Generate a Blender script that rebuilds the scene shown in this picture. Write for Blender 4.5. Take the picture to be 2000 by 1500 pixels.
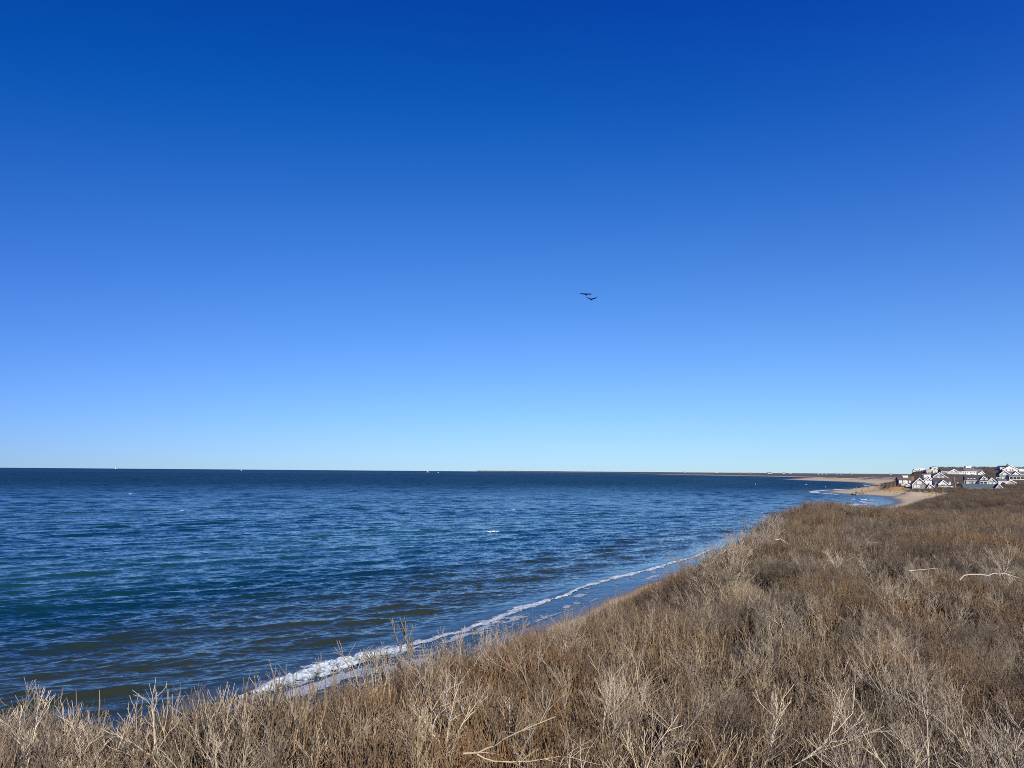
import bpy, bmesh, math, random
import numpy as np
from mathutils import Vector, Matrix

for o in list(bpy.data.objects):
    bpy.data.objects.remove(o)
SC = bpy.context.scene
COL = SC.collection
R = math.radians
random.seed(7)
rng = np.random.default_rng(11)

# ------------------------------------------------------------------ camera, sky, sun, exposure
H = 14.0                     # eye height above the sea
F = 1502.0                   # focal length in pixels of the 2000 px photograph
cam_d = bpy.data.cameras.new('camera')
CAM = bpy.data.objects.new('camera', cam_d)
COL.objects.link(CAM)
SC.camera = CAM
cam_d.sensor_width = 36.0
cam_d.lens = 36.0 * F / 2000.0
cam_d.clip_start = 0.1
cam_d.clip_end = 200000.0
CAM.matrix_world = (Matrix.Translation((0, 0, H)) @ Matrix.Rotation(R(90 + 6.487), 4, 'X')
                    @ Matrix.Rotation(R(0.447), 4, 'Z'))

SUN_AZ, SUN_EL = 150.0, 29.0      # azimuth clockwise from the view direction (+Y)
W = bpy.data.worlds.new('World')
SC.world = W
W.use_nodes = True
nt = W.node_tree
sky = nt.nodes.new('ShaderNodeTexSky')
sky.sky_type = 'NISHITA'
sky.sun_disc = False
sky.sun_elevation = R(SUN_EL)
sky.sun_rotation = R(SUN_AZ)
sky.air_density, sky.dust_density, sky.ozone_density = 1.0, 0.3, 3.0
tc = nt.nodes.new('ShaderNodeTexCoord')


def vmath(tree, op, a, b=None, c=None):
    n = tree.nodes.new('ShaderNodeVectorMath')
    n.operation = op
    for i, v in enumerate((a, b, c)):
        if v is None:
            continue
        if hasattr(v, 'is_output'):
            tree.links.new(v, n.inputs[i])
        else:
            n.inputs[i].default_value = v
    return n.outputs[0]


v = vmath(nt, 'MULTIPLY_ADD', tc.outputs['Generated'], (1, 1, 0.975), (0, 0, 0.025))
nt.links.new(v, sky.inputs[0])
# a deep clear winter blue: less of the whitish veil, more saturation, deeper to the left
SKY_OFF = (1.15, 1.04, 0.30)
SKY_GAIN = (0.81, 1.06, 1.46)
SKY_TILT = (0.68, 0.65, 0.40)
sep = nt.nodes.new('ShaderNodeSeparateXYZ')
nt.links.new(tc.outputs['Generated'], sep.inputs[0])
t = vmath(nt, 'SCALE', (-0.38, 0.0, 0.0))
nt.links.new(sep.outputs[0], t.node.inputs['Scale'])
g = vmath(nt, 'SUBTRACT', sky.outputs[0], vmath(nt, 'ADD', t, SKY_OFF))
sq = vmath(nt, 'ADD', vmath(nt, 'MULTIPLY', g, g), (0.03, 0.02, 0.02))
sq = vmath(nt, 'POWER', sq, (0.5, 0.5, 0.5))
g = vmath(nt, 'MULTIPLY', vmath(nt, 'ADD', g, sq), (0.5, 0.5, 0.5))
g = vmath(nt, 'MULTIPLY', g, SKY_GAIN)
t = vmath(nt, 'SCALE', SKY_TILT)
nt.links.new(sep.outputs[0], t.node.inputs['Scale'])
t = vmath(nt, 'ADD', t, (1, 1, 1))
g = vmath(nt, 'MULTIPLY', g, t)
bg = nt.nodes['Background']
nt.links.new(g, bg.inputs[0])
bg.inputs[1].default_value = 0.1

sun_d = bpy.data.lights.new('sun', 'SUN')
sun_d.energy = 5.0
sun_d.angle = R(0.53)
sun_d.color = (1.0, 0.90, 0.76)
SUN = bpy.data.objects.new('sun', sun_d)
COL.objects.link(SUN)
sv = Vector((math.sin(R(SUN_AZ)) * math.cos(R(SUN_EL)), math.cos(R(SUN_AZ)) * math.cos(R(SUN_EL)), math.sin(R(SUN_EL))))
SUN.rotation_euler = sv.to_track_quat('Z', 'Y').to_euler()

SC.render.engine = 'CYCLES'
SC.view_settings.view_transform = 'Standard'
SC.view_settings.look = 'None'
SC.view_settings.exposure = 0.0
SC.view_settings.gamma = 1.0
SC.cycles.max_bounces = 6
SC.cycles.diffuse_bounces = 3
SC.cycles.glossy_bounces = 3
SC.cycles.use_denoising = False
SC.cycles.filter_width = 0.95
SC.cycles.sample_clamp_indirect = 4.0

# ------------------------------------------------------------------ helpers
M3 = CAM.matrix_world.to_3x3()


def at(px, py, Y):
    """the world point at forward distance Y seen at pixel (px, py) of the photograph"""
    d = M3 @ Vector(((px - 1000) / F, -(py - 750) / F, -1))
    return Vector((0, 0, H)) + d * (Y / d.y)


def tag(o, label, cat=None, group=None, kind=None):
    o['label'] = label
    if cat:
        o['category'] = cat
    if group:
        o['group'] = group
    if kind:
        o['kind'] = kind
    return o


def link(name, me, parent=None, mats=()):
    for m in mats:
        me.materials.append(m)
    o = bpy.data.objects.new(name, me)
    COL.objects.link(o)
    if parent is not None:
        o.parent = parent
    return o


def empty(name, loc, rz=0.0):
    o = bpy.data.objects.new(name, None)
    o.empty_display_size = 0.3
    COL.objects.link(o)
    o.location = loc
    o.rotation_euler = (0, 0, rz)
    return o


def np_mesh(name, verts, quads, smooth=True):
    me = bpy.data.meshes.new(name)
    verts = np.asarray(verts, dtype=np.float32)
    quads = np.asarray(quads, dtype=np.int32)
    nv, nf, k = len(verts), len(quads), quads.shape[1]
    me.vertices.add(nv)
    me.vertices.foreach_set('co', verts.ravel())
    me.loops.add(nf * k)
    me.loops.foreach_set('vertex_index', quads.ravel())
    me.polygons.add(nf)
    me.polygons.foreach_set('loop_start', np.arange(0, nf * k, k, dtype=np.int32))
    me.polygons.foreach_set('use_smooth', np.full(nf, smooth))
    me.update(calc_edges=True)
    return me


def fattr(me, name, vals):
    vals = np.asarray(vals, dtype=np.float32)
    if vals.ndim == 1:
        a = me.attributes.new(name, 'FLOAT', 'POINT')
        a.data.foreach_set('value', vals)
    else:
        a = me.attributes.new(name, 'FLOAT_COLOR', 'POINT')
        a.data.foreach_set('color', vals.ravel())


def vnoise(x, y, seed=0):
    """value noise in [-1, 1]"""
    xi, yi = np.floor(x).astype(np.int64), np.floor(y).astype(np.int64)
    fx, fy = x - xi, y - yi
    fx, fy = fx * fx * (3 - 2 * fx), fy * fy * (3 - 2 * fy)

    def hsh(a, b):
        h = (a * 374761393 + b * 668265263 + seed * 974634777) & 0xFFFFFFFF
        h = ((h ^ (h >> 13)) * 1274126177) & 0xFFFFFFFF
        return ((h ^ (h >> 16)) & 0xFFFF) / 32767.5 - 1.0
    a, b, c, d = hsh(xi, yi), hsh(xi + 1, yi), hsh(xi, yi + 1), hsh(xi + 1, yi + 1)
    return (a * (1 - fx) + b * fx) * (1 - fy) + (c * (1 - fx) + d * fx) * fy


def fbm(x, y, seed=0, octs=4):
    s, a, tot = 0, 1.0, 0
    for i in range(octs):
        s = s + a * vnoise(x * 2 ** i + 17.3 * i, y * 2 ** i - 9.1 * i, seed + i)
        tot += a
        a *= 0.5
    return s / tot


def sstep(a, b, x):
    t = np.clip((x - a) / (b - a), 0, 1)
    return t * t * (3 - 2 * t)


# ------------------------------------------------------------------ materials
def new_mat(name):
    m = bpy.data.materials.new(name)
    m.use_nodes = True
    return m, m.node_tree, m.node_tree.nodes['Principled BSDF']


def nd(tree, kind, **kw):
    n = tree.nodes.new(kind)
    for k, v in kw.items():
        if k in n.inputs:
            n.inputs[k].default_value = v
        else:
            setattr(n, k, v)
    return n


def mixc(tree, fac, a, b, mode='MIX'):
    n = tree.nodes.new('ShaderNodeMix')
    n.data_type = 'RGBA'
    n.blend_type = mode
    for i, v in ((0, fac), (6, a), (7, b)):
        if hasattr(v, 'is_output'):
            tree.links.new(v, n.inputs[i])
        elif i == 0:
            n.inputs[0].default_value = v
        else:
            n.inputs[i].default_value = tuple(v) + (1,) if len(v) == 3 else v
    return n.outputs[2]


def fmath(tree, op, a, b=None, c=None, clamp=False):
    n = tree.nodes.new('ShaderNodeMath')
    n.operation = op
    n.use_clamp = clamp
    for i, v in enumerate((a, b, c)):
        if v is None:
            continue
        if hasattr(v, 'is_output'):
            tree.links.new(v, n.inputs[i])
        else:
            n.inputs[i].default_value = v
    return n.outputs[0]


def noise_fac(tree, scale, detail=4, vec=None, rough=0.55):
    n = nd(tree, 'ShaderNodeTexNoise', Scale=scale, Detail=detail, Roughness=rough)
    if vec is None:
        vec = nd(tree, 'ShaderNodeNewGeometry').outputs['Position']
    tree.links.new(vec, n.inputs['Vector'])
    return n


def ramp(tree, fac, stops):
    n = tree.nodes.new('ShaderNodeMapRange')
    n.inputs[1].default_value, n.inputs[2].default_value = stops
    tree.links.new(fac, n.inputs[0])
    return n.outputs[0]


def simple_mat(name, col, rough=0.8, var=0.15, scale=1.5, spec=0.3, bump=0.0, bscale=8.0):
    m, t, b = new_mat(name)
    n = noise_fac(t, scale)
    c = mixc(t, ramp(t, n.outputs[0], (0.3, 0.7)), [x * (1 - var) for x in col], [min(1, x * (1 + var)) for x in col])
    t.links.new(c, b.inputs['Base Color'])
    b.inputs['Roughness'].default_value = rough
    b.inputs['Specular IOR Level'].default_value = spec
    if bump:
        bn = nd(t, 'ShaderNodeBump', Strength=bump, Distance=0.05)
        t.links.new(noise_fac(t, bscale).outputs[0], bn.inputs['Height'])
        t.links.new(bn.outputs[0], b.inputs['Normal'])
    return m


def shingle_mat(name, col, course=0.14, var=0.3, rough=0.85):
    """wooden shingles: horizontal courses, every shingle its own tone"""
    m, t, b = new_mat(name)
    geo = nd(t, 'ShaderNodeTexCoord').outputs['Object']
    sp = nd(t, 'ShaderNodeSeparateXYZ')
    t.links.new(geo, sp.inputs[0])
    row = fmath(t, 'FLOOR', fmath(t, 'DIVIDE', sp.outputs[2], course))
    along = fmath(t, 'ADD', sp.outputs[0], sp.outputs[1])
    cb = nd(t, 'ShaderNodeCombineXYZ')
    t.links.new(fmath(t, 'FLOOR', fmath(t, 'DIVIDE', along, 0.16)), cb.inputs[0])
    t.links.new(row, cb.inputs[1])
    wn = nd(t, 'ShaderNodeTexWhiteNoise')
    wn.noise_dimensions = '2D'
    t.links.new(cb.outputs[0], wn.inputs['Vector'])
    big = ramp(t, noise_fac(t, 0.6).outputs[0], (0.3, 0.7))
    f = fmath(t, 'ADD', fmath(t, 'MULTIPLY', wn.outputs[0], 0.6), fmath(t, 'MULTIPLY', big, 0.4))
    c = mixc(t, f, [x * (1 - var) for x in col], [x * (1 + var) for x in col])
    t.links.new(c, b.inputs['Base Color'])
    b.inputs['Roughness'].default_value = rough
    b.inputs['Specular IOR Level'].default_value = 0.2
    bn = nd(t, 'ShaderNodeBump', Strength=0.5, Distance=0.02)
    t.links.new(fmath(t, 'FRACT', fmath(t, 'DIVIDE', sp.outputs[2], course)), bn.inputs['Height'])
    t.links.new(bn.outputs[0], b.inputs['Normal'])
    return m


# ------------------------------------------------------------------ shore line and terrain
SHORE = [(-390, -600), (-215, -297), (-75, -54), (-15, 51), (0, 78), (13.8, 103), (36, 140), (100, 250), (150, 335),
         (188, 392), (211, 450), (228, 492), (227, 545), (230, 574), (238, 605), (264, 652), (296, 694), (336, 750),
         (378, 812), (397, 838), (424, 905), (476, 1036), (545, 1210), (585, 1330), (602, 1420), (612, 1600), (640, 1760),
         (659, 1894), (690, 1930), (860, 2050), (1010, 2500), (1150, 3100), (1215, 3700), (1160, 4500), (1090, 5400),
         (1350, 7600), (1640, 10500), (1500, 13500), (700, 15500), (100, 16000), (-700, 16300), (-760, 17200)]
CLOSE = [(-600, 26000), (60000, 26000), (60000, -600)]
NEAR_FINE = []
for i in range(len(SHORE) - 1):        # smooth the polyline a little
    p0 = SHORE[max(i - 1, 0)]; p1 = SHORE[i]; p2 = SHORE[i + 1]; p3 = SHORE[min(i + 2, len(SHORE) - 1)]
    for k in range(4):
        u = k / 4
        NEAR_FINE.append(tuple(0.5 * (2 * p1[j] + (p2[j] - p0[j]) * u + (2 * p0[j] - 5 * p1[j] + 4 * p2[j] - p3[j]) * u * u
                                      + (3 * p1[j] - p0[j] - 3 * p2[j] + p3[j]) * u ** 3) for j in (0, 1)))
NEAR_FINE.append(SHORE[-1])
SH = np.array(NEAR_FINE)


def shore_dist(x, y):
    """signed distance to the line of breakers, positive inland"""
    x = np.asarray(x, float); y = np.asarray(y, float)
    best = np.full(x.shape, 1e12)
    for i in range(len(SH) - 1):
        ax, ay = SH[i]; bx, by = SH[i + 1]
        dx, dy = bx - ax, by - ay
        t = np.clip(((x - ax) * dx + (y - ay) * dy) / (dx * dx + dy * dy), 0, 1)
        best = np.minimum(best, (x - ax - t * dx) ** 2 + (y - ay - t * dy) ** 2)
    poly = list(map(tuple, SH)) + CLOSE
    inside = np.zeros(x.shape, bool)
    j = len(poly) - 1
    for i in range(len(poly)):
        xi, yi = poly[i]; xj, yj = poly[j]
        if yi != yj:
            cond = ((yi > y) != (yj > y)) & (x < (xj - xi) * (y - yi) / (yj - yi) + xi)
            inside ^= cond
        j = i
    d = np.sqrt(best)
    return np.where(inside, d, -d)


TY = np.array([0, 14, 30, 55, 100, 116, 150, 185, 215, 245, 275, 330, 450, 520, 590, 640, 690, 760, 900, 1200, 2000, 4000, 6000, 10000, 17000.])
TU = np.array([0.0, 0.35, 0.45, 0.50, 0.55, 0.60, 0.67, 1.0, 3.0])
TZ = np.array([
    [8.3] * 9, [8.25] * 9, [7.75] * 9, [8.0] * 9, [8.3, 8.3, 7.9, 7.7, 7.6, 7.5, 7.5, 8, 9], [7.6, 7.6, 7.2, 7.0, 7.0, 7.0, 7.0, 7.5, 9], [4.6, 4.6, 4.6, 4.6, 5.0, 5.6, 6.3, 7.5, 8],
    [4.4, 4.4, 4.6, 5.6, 6.6, 7.0, 7.4, 8, 8], [4, 4.2, 4.8, 6.0, 7.0, 6.9, 7.0, 7.5, 8.5], [4, 4, 4.6, 5.6, 6.6, 7.0, 7.3, 7.5, 8], [4, 4, 4, 4.6, 4.8, 5, 5.2, 6, 7],
    [4, 4, 4, 4, 4.2, 4.4, 4.6, 5.5, 7], [4, 4, 4, 4.2, 4.6, 4.8, 5.0, 6.5, 8], [4, 4, 4, 4.3, 4.8, 5, 5.6, 8, 10], [4, 4, 4, 4.8, 5.2, 5.8, 7.5, 10, 11],
    [4, 4, 4, 6.0, 7.6, 8.0, 9.5, 11, 12], [4, 4, 4.6, 9.5, 14.5, 13.5, 14.0, 15, 16], [4, 4, 4.8, 11.6, 20.3, 21.0, 21.5, 22, 20], [4, 4, 4.6, 8.0, 14, 17, 18, 18, 18],
    [4, 4, 4.6, 5.5, 6.5, 9, 11, 12, 12], [6, 6, 6, 6, 6.5, 7, 8, 9, 10], [12.5] * 9, [15] * 9, [18] * 9, [26, 21, 21, 21, 21, 21, 21, 21, 21]])
CT_Y = np.array([-600, 10, 17, 27, 32, 38, 46, 60, 95, 150, 250, 350, 480, 560, 620, 700, 1200, 2000, 5000.])
BW_Y = np.array([-600, 30, 36, 60, 150, 250, 350, 480, 560, 620, 700, 1200, 2000, 5000.])
BW = np.array([10, 10, 12.5, 11, 10, 20, 28, 36, 34, 26, 22, 45, 50, 40.])
CT = np.array([26, 26, 28.4, 28.4, 33.6, 33.8, 29.5, 28.5, 24, 27, 38, 42, 54, 60, 50, 42, 110, 120, 90.])
PADS = []          # (x, y, z, radius): building plots
MOUNDS = [(33.0, 88.0, 10.0, 1.1), (-8.5, 11.0, 4.5, 0.75), (-3.6, 13.0, 3.0, 0.3), (at(1745, 958, 545).x, 545, 10.0, 2.6), (at(1738, 952, 620).x, 622, 16.0, 2.2), (at(1712, 957, 585).x, 590, 18.0, 1.6), (at(1690, 960, 590).x, 594, 11.0, 0.9), (at(1778, 960, 470).x, 470, 13.0, 2.4)]


def table(x, y):
    u = np.clip(x / np.maximum(y, 5.0), 0, 2.99)
    yy = np.clip(y, 0, 16999)
    iy = np.clip(np.searchsorted(TY, yy, side='right') - 1, 0, len(TY) - 2)
    iu = np.clip(np.searchsorted(TU, u, side='right') - 1, 0, len(TU) - 2)
    fy = (yy - TY[iy]) / (TY[iy + 1] - TY[iy]); fu = (u - TU[iu]) / (TU[iu + 1] - TU[iu])
    fy = fy * fy * (3 - 2 * fy)
    return (TZ[iy, iu] * (1 - fu) + TZ[iy, iu + 1] * fu) * (1 - fy) + (TZ[iy + 1, iu] * (1 - fu) + TZ[iy + 1, iu + 1] * fu) * fy


def terrain(x, y, want_s=False):
    x = np.asarray(x, float); y = np.asarray(y, float)
    r = np.hypot(x, y)
    s = shore_dist(x, y)
    wig = np.clip(r / 60, 0.6, 6)
    s = s + fbm(x / (9 * wig), y / (9 * wig), 3, 3) * 0.9 * wig * sstep(2, 14, np.abs(s))
    bw = np.interp(y, BW_Y, BW); ct = np.interp(y, CT_Y, CT)
    P = table(x, y)
    P = P + fbm(x / 22, y / 22, 5, 4) * np.interp(r, [0, 100, 300, 900, 3000, 8000], [0.45, 0.5, 0.9, 1.2, 2.0, 2.5])
    P = P + fbm(x / 700, y / 700, 9, 4) * np.interp(r, [0, 2000, 5000, 12000], [0, 0, 3.0, 4.5])
    zb = 0.075 * (s - 4.5)
    zb = np.where(zb < 0, np.maximum(zb * 1.0, -3.0), zb)
    zb = np.minimum(zb, 0.42 + 0.052 * np.maximum(s - 10, 0))
    k = sstep(0, 1, (s - bw) / np.maximum(ct - bw, 1))
    k = 0.6 * k + 0.4 * np.clip((s - bw) / np.maximum(ct - bw, 1), 0, 1)
    z = zb * (1 - k) + P * k
    for mx, my, mr, mh in MOUNDS:
        z = z + mh * np.exp(-((x - mx) ** 2 + (y - my) ** 2) / (mr * mr)) * sstep(6, 20, s)
    z = z + 4.0 * np.exp(-(np.hypot(x, y + 3) / 7.0) ** 2)          # knoll under the viewer
    for px, py, pz, pr in PADS:
        d2 = ((x - px) ** 2 + (y - py) ** 2) / (pr * pr)
        w = np.exp(-d2 ** 2)
        z = z * (1 - w) + pz * w
    return (z, s) if want_s else z


# ------------------------------------------------------------------ houses: where they stand (terrain needs their plots)
HOUSES = []


def plot(px, py, Y, r=11.0, lower=0.0):
    p = at(px, py, Y)
    PADS.append((p.x, p.y, p.z - lower, r))
    return p


# filled by the house section further down: (key, px of the middle, base py, Y, pad radius)
SITES = dict(
    dark=(1770, 951.5, 560, 9), gable=(1797, 954.5, 532, 9), porch=(1815, 952, 600, 9), salt=(1839, 943, 650, 12), front=(1844, 956, 560, 10),
    walk=(1826, 925, 725, 11), low=(1796, 920.5, 765, 9), long=(1862, 926, 705, 13), cream=(1880, 928, 715, 8), white=(1899, 930, 715, 12),
    roofs=(1938, 920.5, 820, 16), dormer=(1917, 947, 585, 14), big=(1976, 922, 735, 15), twin=(1978, 936.5, 630, 15), arch=(1966, 946, 592, 10),
    teal=(1922, 957, 505, 16))
SITE = {k: plot(a, b, c, d) for k, (a, b, c, d) in SITES.items()}

# ------------------------------------------------------------------ ground mesh
az = np.radians(np.concatenate([np.arange(-95, -45, 0.6), np.arange(-45, -36, 0.25), np.arange(-36, 38, 0.1), np.arange(38, 96, 0.6)]))
rr = [0.5]
while rr[-1] < 26000:
    q = rr[-1]
    rr.append(q + max(0.3, q * 0.0105))
rr = np.array(rr)
A, RR = np.meshgrid(az, rr)
GX, GY = (np.sin(A) * RR).ravel(), (np.cos(A) * RR).ravel() - 0.0
gz, gs = terrain(GX, GY, True)
na, nr = len(az), len(rr)
idx = np.arange(na * nr).reshape(nr, na)
quads = np.stack([idx[:-1, :-1], idx[:-1, 1:], idx[1:, 1:], idx[1:, :-1]], -1).reshape(-1, 4)[:, ::-1]
gme = np_mesh('ground', np.stack([GX, GY, gz], -1), quads)
bw = np.interp(GY, BW_Y, BW); ct = np.interp(GY, CT_Y, CT)
gn = fbm(GX / 6, GY / 6, 21, 4)
gn2 = fbm(GX / 40, GY / 40, 22, 4)
sand = 1 - sstep(bw + 0.10 * (ct - bw), bw + 0.5 * (ct - bw), gs + gn * 6 * np.clip(GY / 150, 0.4, 2.5) + gn2 * 0.25 * (ct - bw))
sand = np.maximum(sand, np.where((GY > 900) & (GY < 2300), sstep(-0.15, 0.25, gn2 + 0.22 - gs / 300.0), 0))
sand = np.where(GY > 2300, (1 - sstep(18, 60, gs)) * np.interp(GY, [4500, 8000], [1, 0.08]), sand)
bank = np.exp(-((GX - MOUNDS[3][0]) ** 2 + (GY - 541) ** 2) / 9.0 ** 2)
sand = np.maximum(sand, sstep(0.25, 0.5, bank))
wet = 1 - sstep(np.interp(GY, [60, 95, 120, 300], [6, 4.6, 4.6, 6]), np.interp(GY, [60, 95, 120, 300, 900], [9.5, 6.4, 6.4, 12, 16]), gs + gn * 1.5)
gp = at(1892, 951, 560)
green = np.exp(-((GX - gp.x) ** 2 / 9 ** 2 + (GY - gp.y) ** 2 / 22 ** 2))
fattr(gme, 'mask', np.stack([sand, wet, bank, green], -1))
fattr(gme, 'litter_shade', 0.7 * (1 - sstep(110, 240, GY)))  # near leaf litter, darkened further to paint in the shade between stems
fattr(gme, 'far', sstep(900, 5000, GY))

gm, t, b = new_mat('shore_ground')
ma = nd(t, 'ShaderNodeAttribute', attribute_name='mask')
sp = nd(t, 'ShaderNodeSeparateColor')
t.links.new(ma.outputs['Color'], sp.inputs[0])
n1 = ramp(t, noise_fac(t, 0.35, 6).outputs[0], (0.3, 0.7))
n2 = ramp(t, noise_fac(t, 4.0, 5).outputs[0], (0.3, 0.7))
n3 = ramp(t, noise_fac(t, 0.03, 6).outputs[0], (0.35, 0.65))
sandc = mixc(t, n1, (0.60, 0.47, 0.25), (0.76, 0.61, 0.34))
sandc = mixc(t, fmath(t, 'MULTIPLY', n2, 0.35), sandc, (0.44, 0.34, 0.21))
sandc = mixc(t, fmath(t, 'MULTIPLY', n3, 0.4), sandc, (0.56, 0.47, 0.33))
sandc = mixc(t, ramp(t, sp.outputs[2], (0.2, 0.6)), sandc, (0.52, 0.30, 0.11))
sandc = mixc(t, sp.outputs[1], sandc, (0.14, 0.11, 0.08))
heath = mixc(t, n1, (0.075, 0.055, 0.034), (0.15, 0.115, 0.07))
heath = mixc(t, n3, heath, (0.10, 0.085, 0.06))
li = nd(t, 'ShaderNodeAttribute', attribute_name='litter_shade')
heath = mixc(t, li.outputs['Fac'], heath, (0.030, 0.022, 0.014))  # litter tone with the shade under the brush put into it
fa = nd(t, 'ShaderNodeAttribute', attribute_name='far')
heath = mixc(t, fa.outputs['Fac'], heath, mixc(t, n3, (0.105, 0.10, 0.105), (0.16, 0.15, 0.145)))  # heath greys with distance: haze put into its colour
heath = mixc(t, ma.outputs['Alpha'], heath, (0.085, 0.11, 0.03))
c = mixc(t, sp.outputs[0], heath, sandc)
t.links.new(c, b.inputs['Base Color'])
t.links.new(fmath(t, 'MULTIPLY_ADD', fmath(t, 'MULTIPLY', sp.outputs[1], sp.outputs[0]), -0.62, 0.92), b.inputs['Roughness'])
b.inputs['Specular IOR Level'].default_value = 0.35
bn = nd(t, 'ShaderNodeBump', Strength=0.5, Distance=0.12)
t.links.new(noise_fac(t, 3.0, 6).outputs[0], bn.inputs['Height'])
t.links.new(bn.outputs[0], b.inputs['Normal'])
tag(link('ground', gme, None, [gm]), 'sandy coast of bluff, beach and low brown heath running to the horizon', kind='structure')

# ------------------------------------------------------------------ sea
WAVES = []
wr = np.random.default_rng(5)
for lam in np.geomspace(0.55, 17.0, 76):
    th = math.atan2(-0.82, 0.57) + wr.normal(0, 0.42 if lam < 6 else 0.28)
    amp = 0.0043 * lam ** 0.95 * wr.uniform(0.6, 1.3) * (1.35 if lam < 1.6 else 1.0) * (1.0 if lam < 9 else (9 / lam) ** 1.6)
    k = 2 * math.pi / lam
    WAVES.append((k * math.cos(th), k * math.sin(th), amp, wr.uniform(0, 6.28), lam, k))


def sea_height(x, y, dr, s):
    z = np.zeros_like(x)
    for kx, ky, a, ph, lam, k in WAVES:
        f = np.clip((lam / np.minimum(dr, 1.6) - 2.2) / 2.0, 0, 1)
        p = kx * x + ky * y + ph
        cph = np.cos(p)
        z += f * a * (cph + 0.35 * (2 * cph * cph - 1))
    gust = 1.0 + 0.45 * fbm(x / 26, y / 26, 41, 3)
    near = sstep(-1.5, -9.0, s)
    z = z * gust * (0.06 + 0.94 * near)
    # the last swell standing up before it breaks
    along = 0.6 + 0.6 * fbm(x / 14, y / 14, 44, 2)
    z += 0.07 * np.clip(along, 0, 1) * np.exp(-((s + 1.2) / 0.9) ** 2) * (s < 4) + 0.10 * np.exp(-((s + 10.5 + along) / 1.6) ** 2)
    return z


rs = [22.0]
while rs[-1] < 70000:
    q = rs[-1]
    rs.append(q + (0.22 if q < 95 else min(0.6, 0.22 + (q - 95) * 0.01) if q < 260 else min(1.3, 0.6 + (q - 260) * .004) if q < 700 else min(3.2, 1.3 + (q - 700) * .0012) if q < 3200 else q * 0.012))
rs = np.array(rs)
saz = np.radians(np.concatenate([np.arange(-80, -42, 0.8), np.arange(-42, 38, 0.09), np.arange(38, 81, 0.8)]))
A, RR = np.meshgrid(saz, rs)
DR = np.repeat(np.gradient(rs)[:, None], len(saz), 1).ravel()
SX, SY = (np.sin(A) * RR).ravel(), (np.cos(A) * RR).ravel()
ss = shore_dist(SX, SY)
sz = sea_height(SX, SY, DR, ss)
na, nr = len(saz), len(rs)
idx = np.arange(na * nr).reshape(nr, na)
quads = np.stack([idx[:-1, :-1], idx[:-1, 1:], idx[1:, 1:], idx[1:, :-1]], -1).reshape(-1, 4)[:, ::-1]
keep = (ss[quads] < 16).any(1) | (RR.ravel()[quads[:, 0]] > 900)
quads = quads[keep]
sme = np_mesh('sea', np.stack([SX, SY, sz], -1), quads)
dist = -ss + fbm(SX / 30, SY / 30, 31, 4) * 9 + fbm(SX / 130, SY / 130, 32, 3) * np.clip(-ss / 5, 0, 28)
brown = 1 - sstep(11, 36, dist)
bar = np.exp(-((dist - 72) / 23) ** 2) * (0.75 + 0.5 * fbm(SX / 60, SY / 60, 33, 3)) * sstep(330, 200, SY) + 0.35 * np.exp(-((dist - 190) / 60) ** 2)
chop = 0.10 + 0.90 * sstep(-0.5, -8.0, ss)
gustc = 0.5 + 0.5 * fbm(SX / 90, SY / 240, 36, 4)
fattr(sme, 'open', sstep(60, 1000, np.hypot(SX, SY)))
fattr(sme, 'water', np.stack([np.clip(brown, 0, 1), np.clip(bar, 0, 1), chop, gustc], -1))

wm, t, b = new_mat('sea_water')
wa = nd(t, 'ShaderNodeAttribute', attribute_name='water')
sp = nd(t, 'ShaderNodeSeparateColor')
t.links.new(wa.outputs['Color'], sp.inputs[0])
deep = mixc(t, wa.outputs['Alpha'], (0.0018, 0.020, 0.032), (0.0025, 0.034, 0.048))
c = mixc(t, sp.outputs[1], deep, (0.016, 0.072, 0.056))
c = mixc(t, sp.outputs[0], c, (0.030, 0.041, 0.020))
t.links.new(c, b.inputs['Base Color'])
b.inputs['IOR'].default_value = 1.333
op_ = nd(t, 'ShaderNodeAttribute', attribute_name='open')
t.links.new(fmath(t, 'MULTIPLY_ADD', op_.outputs['Fac'], 0.38, 0.045), b.inputs['Roughness'])
b.inputs['Specular Tint'].default_value = (1.0, 1.0, 0.41, 1)
b.inputs['Specular IOR Level'].default_value = 0.30
geo = nd(t, 'ShaderNodeNewGeometry')
# ripples too small for the mesh: slopes taken straight from noise in world space
mp = nd(t, 'ShaderNodeMapping')
t.links.new(geo.outputs['Position'], mp.inputs[0])
mp.inputs['Rotation'].default_value = (0, 0, R(-33))
mp2 = nd(t, 'ShaderNodeMapping')
t.links.new(mp.outputs[0], mp2.inputs[0])
mp2.inputs['Scale'].default_value = (0.42, 1.5, 1)
mp = mp2
na_ = nd(t, 'ShaderNodeTexNoise', Scale=2.9, Detail=2, Roughness=0.5)
t.links.new(mp.outputs[0], na_.inputs['Vector'])
nb_ = nd(t, 'ShaderNodeTexNoise', Scale=0.55, Detail=4, Roughness=0.6)
t.links.new(mp.outputs[0], nb_.inputs['Vector'])
va = vmath(t, 'SUBTRACT', na_.outputs['Color'], (0.5, 0.5, 0.5))
vb = vmath(t, 'SUBTRACT', nb_.outputs['Color'], (0.5, 0.5, 0.5))
va = vmath(t, 'MULTIPLY', va, (0.5, 0.75, 0))
vb = vmath(t, 'MULTIPLY', vb, (0.20, 0.30, 0))
vv = vmath(t, 'ADD', va, vb)
sc_ = nd(t, 'ShaderNodeVectorMath', operation='SCALE')
t.links.new(vv, sc_.inputs[0])
t.links.new(sp.outputs[2], sc_.inputs['Scale'])
nn = vmath(t, 'NORMALIZE', vmath(t, 'ADD', geo.outputs['Normal'], sc_.outputs[0]))
t.links.new(nn, b.inputs['Normal'])
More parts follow.
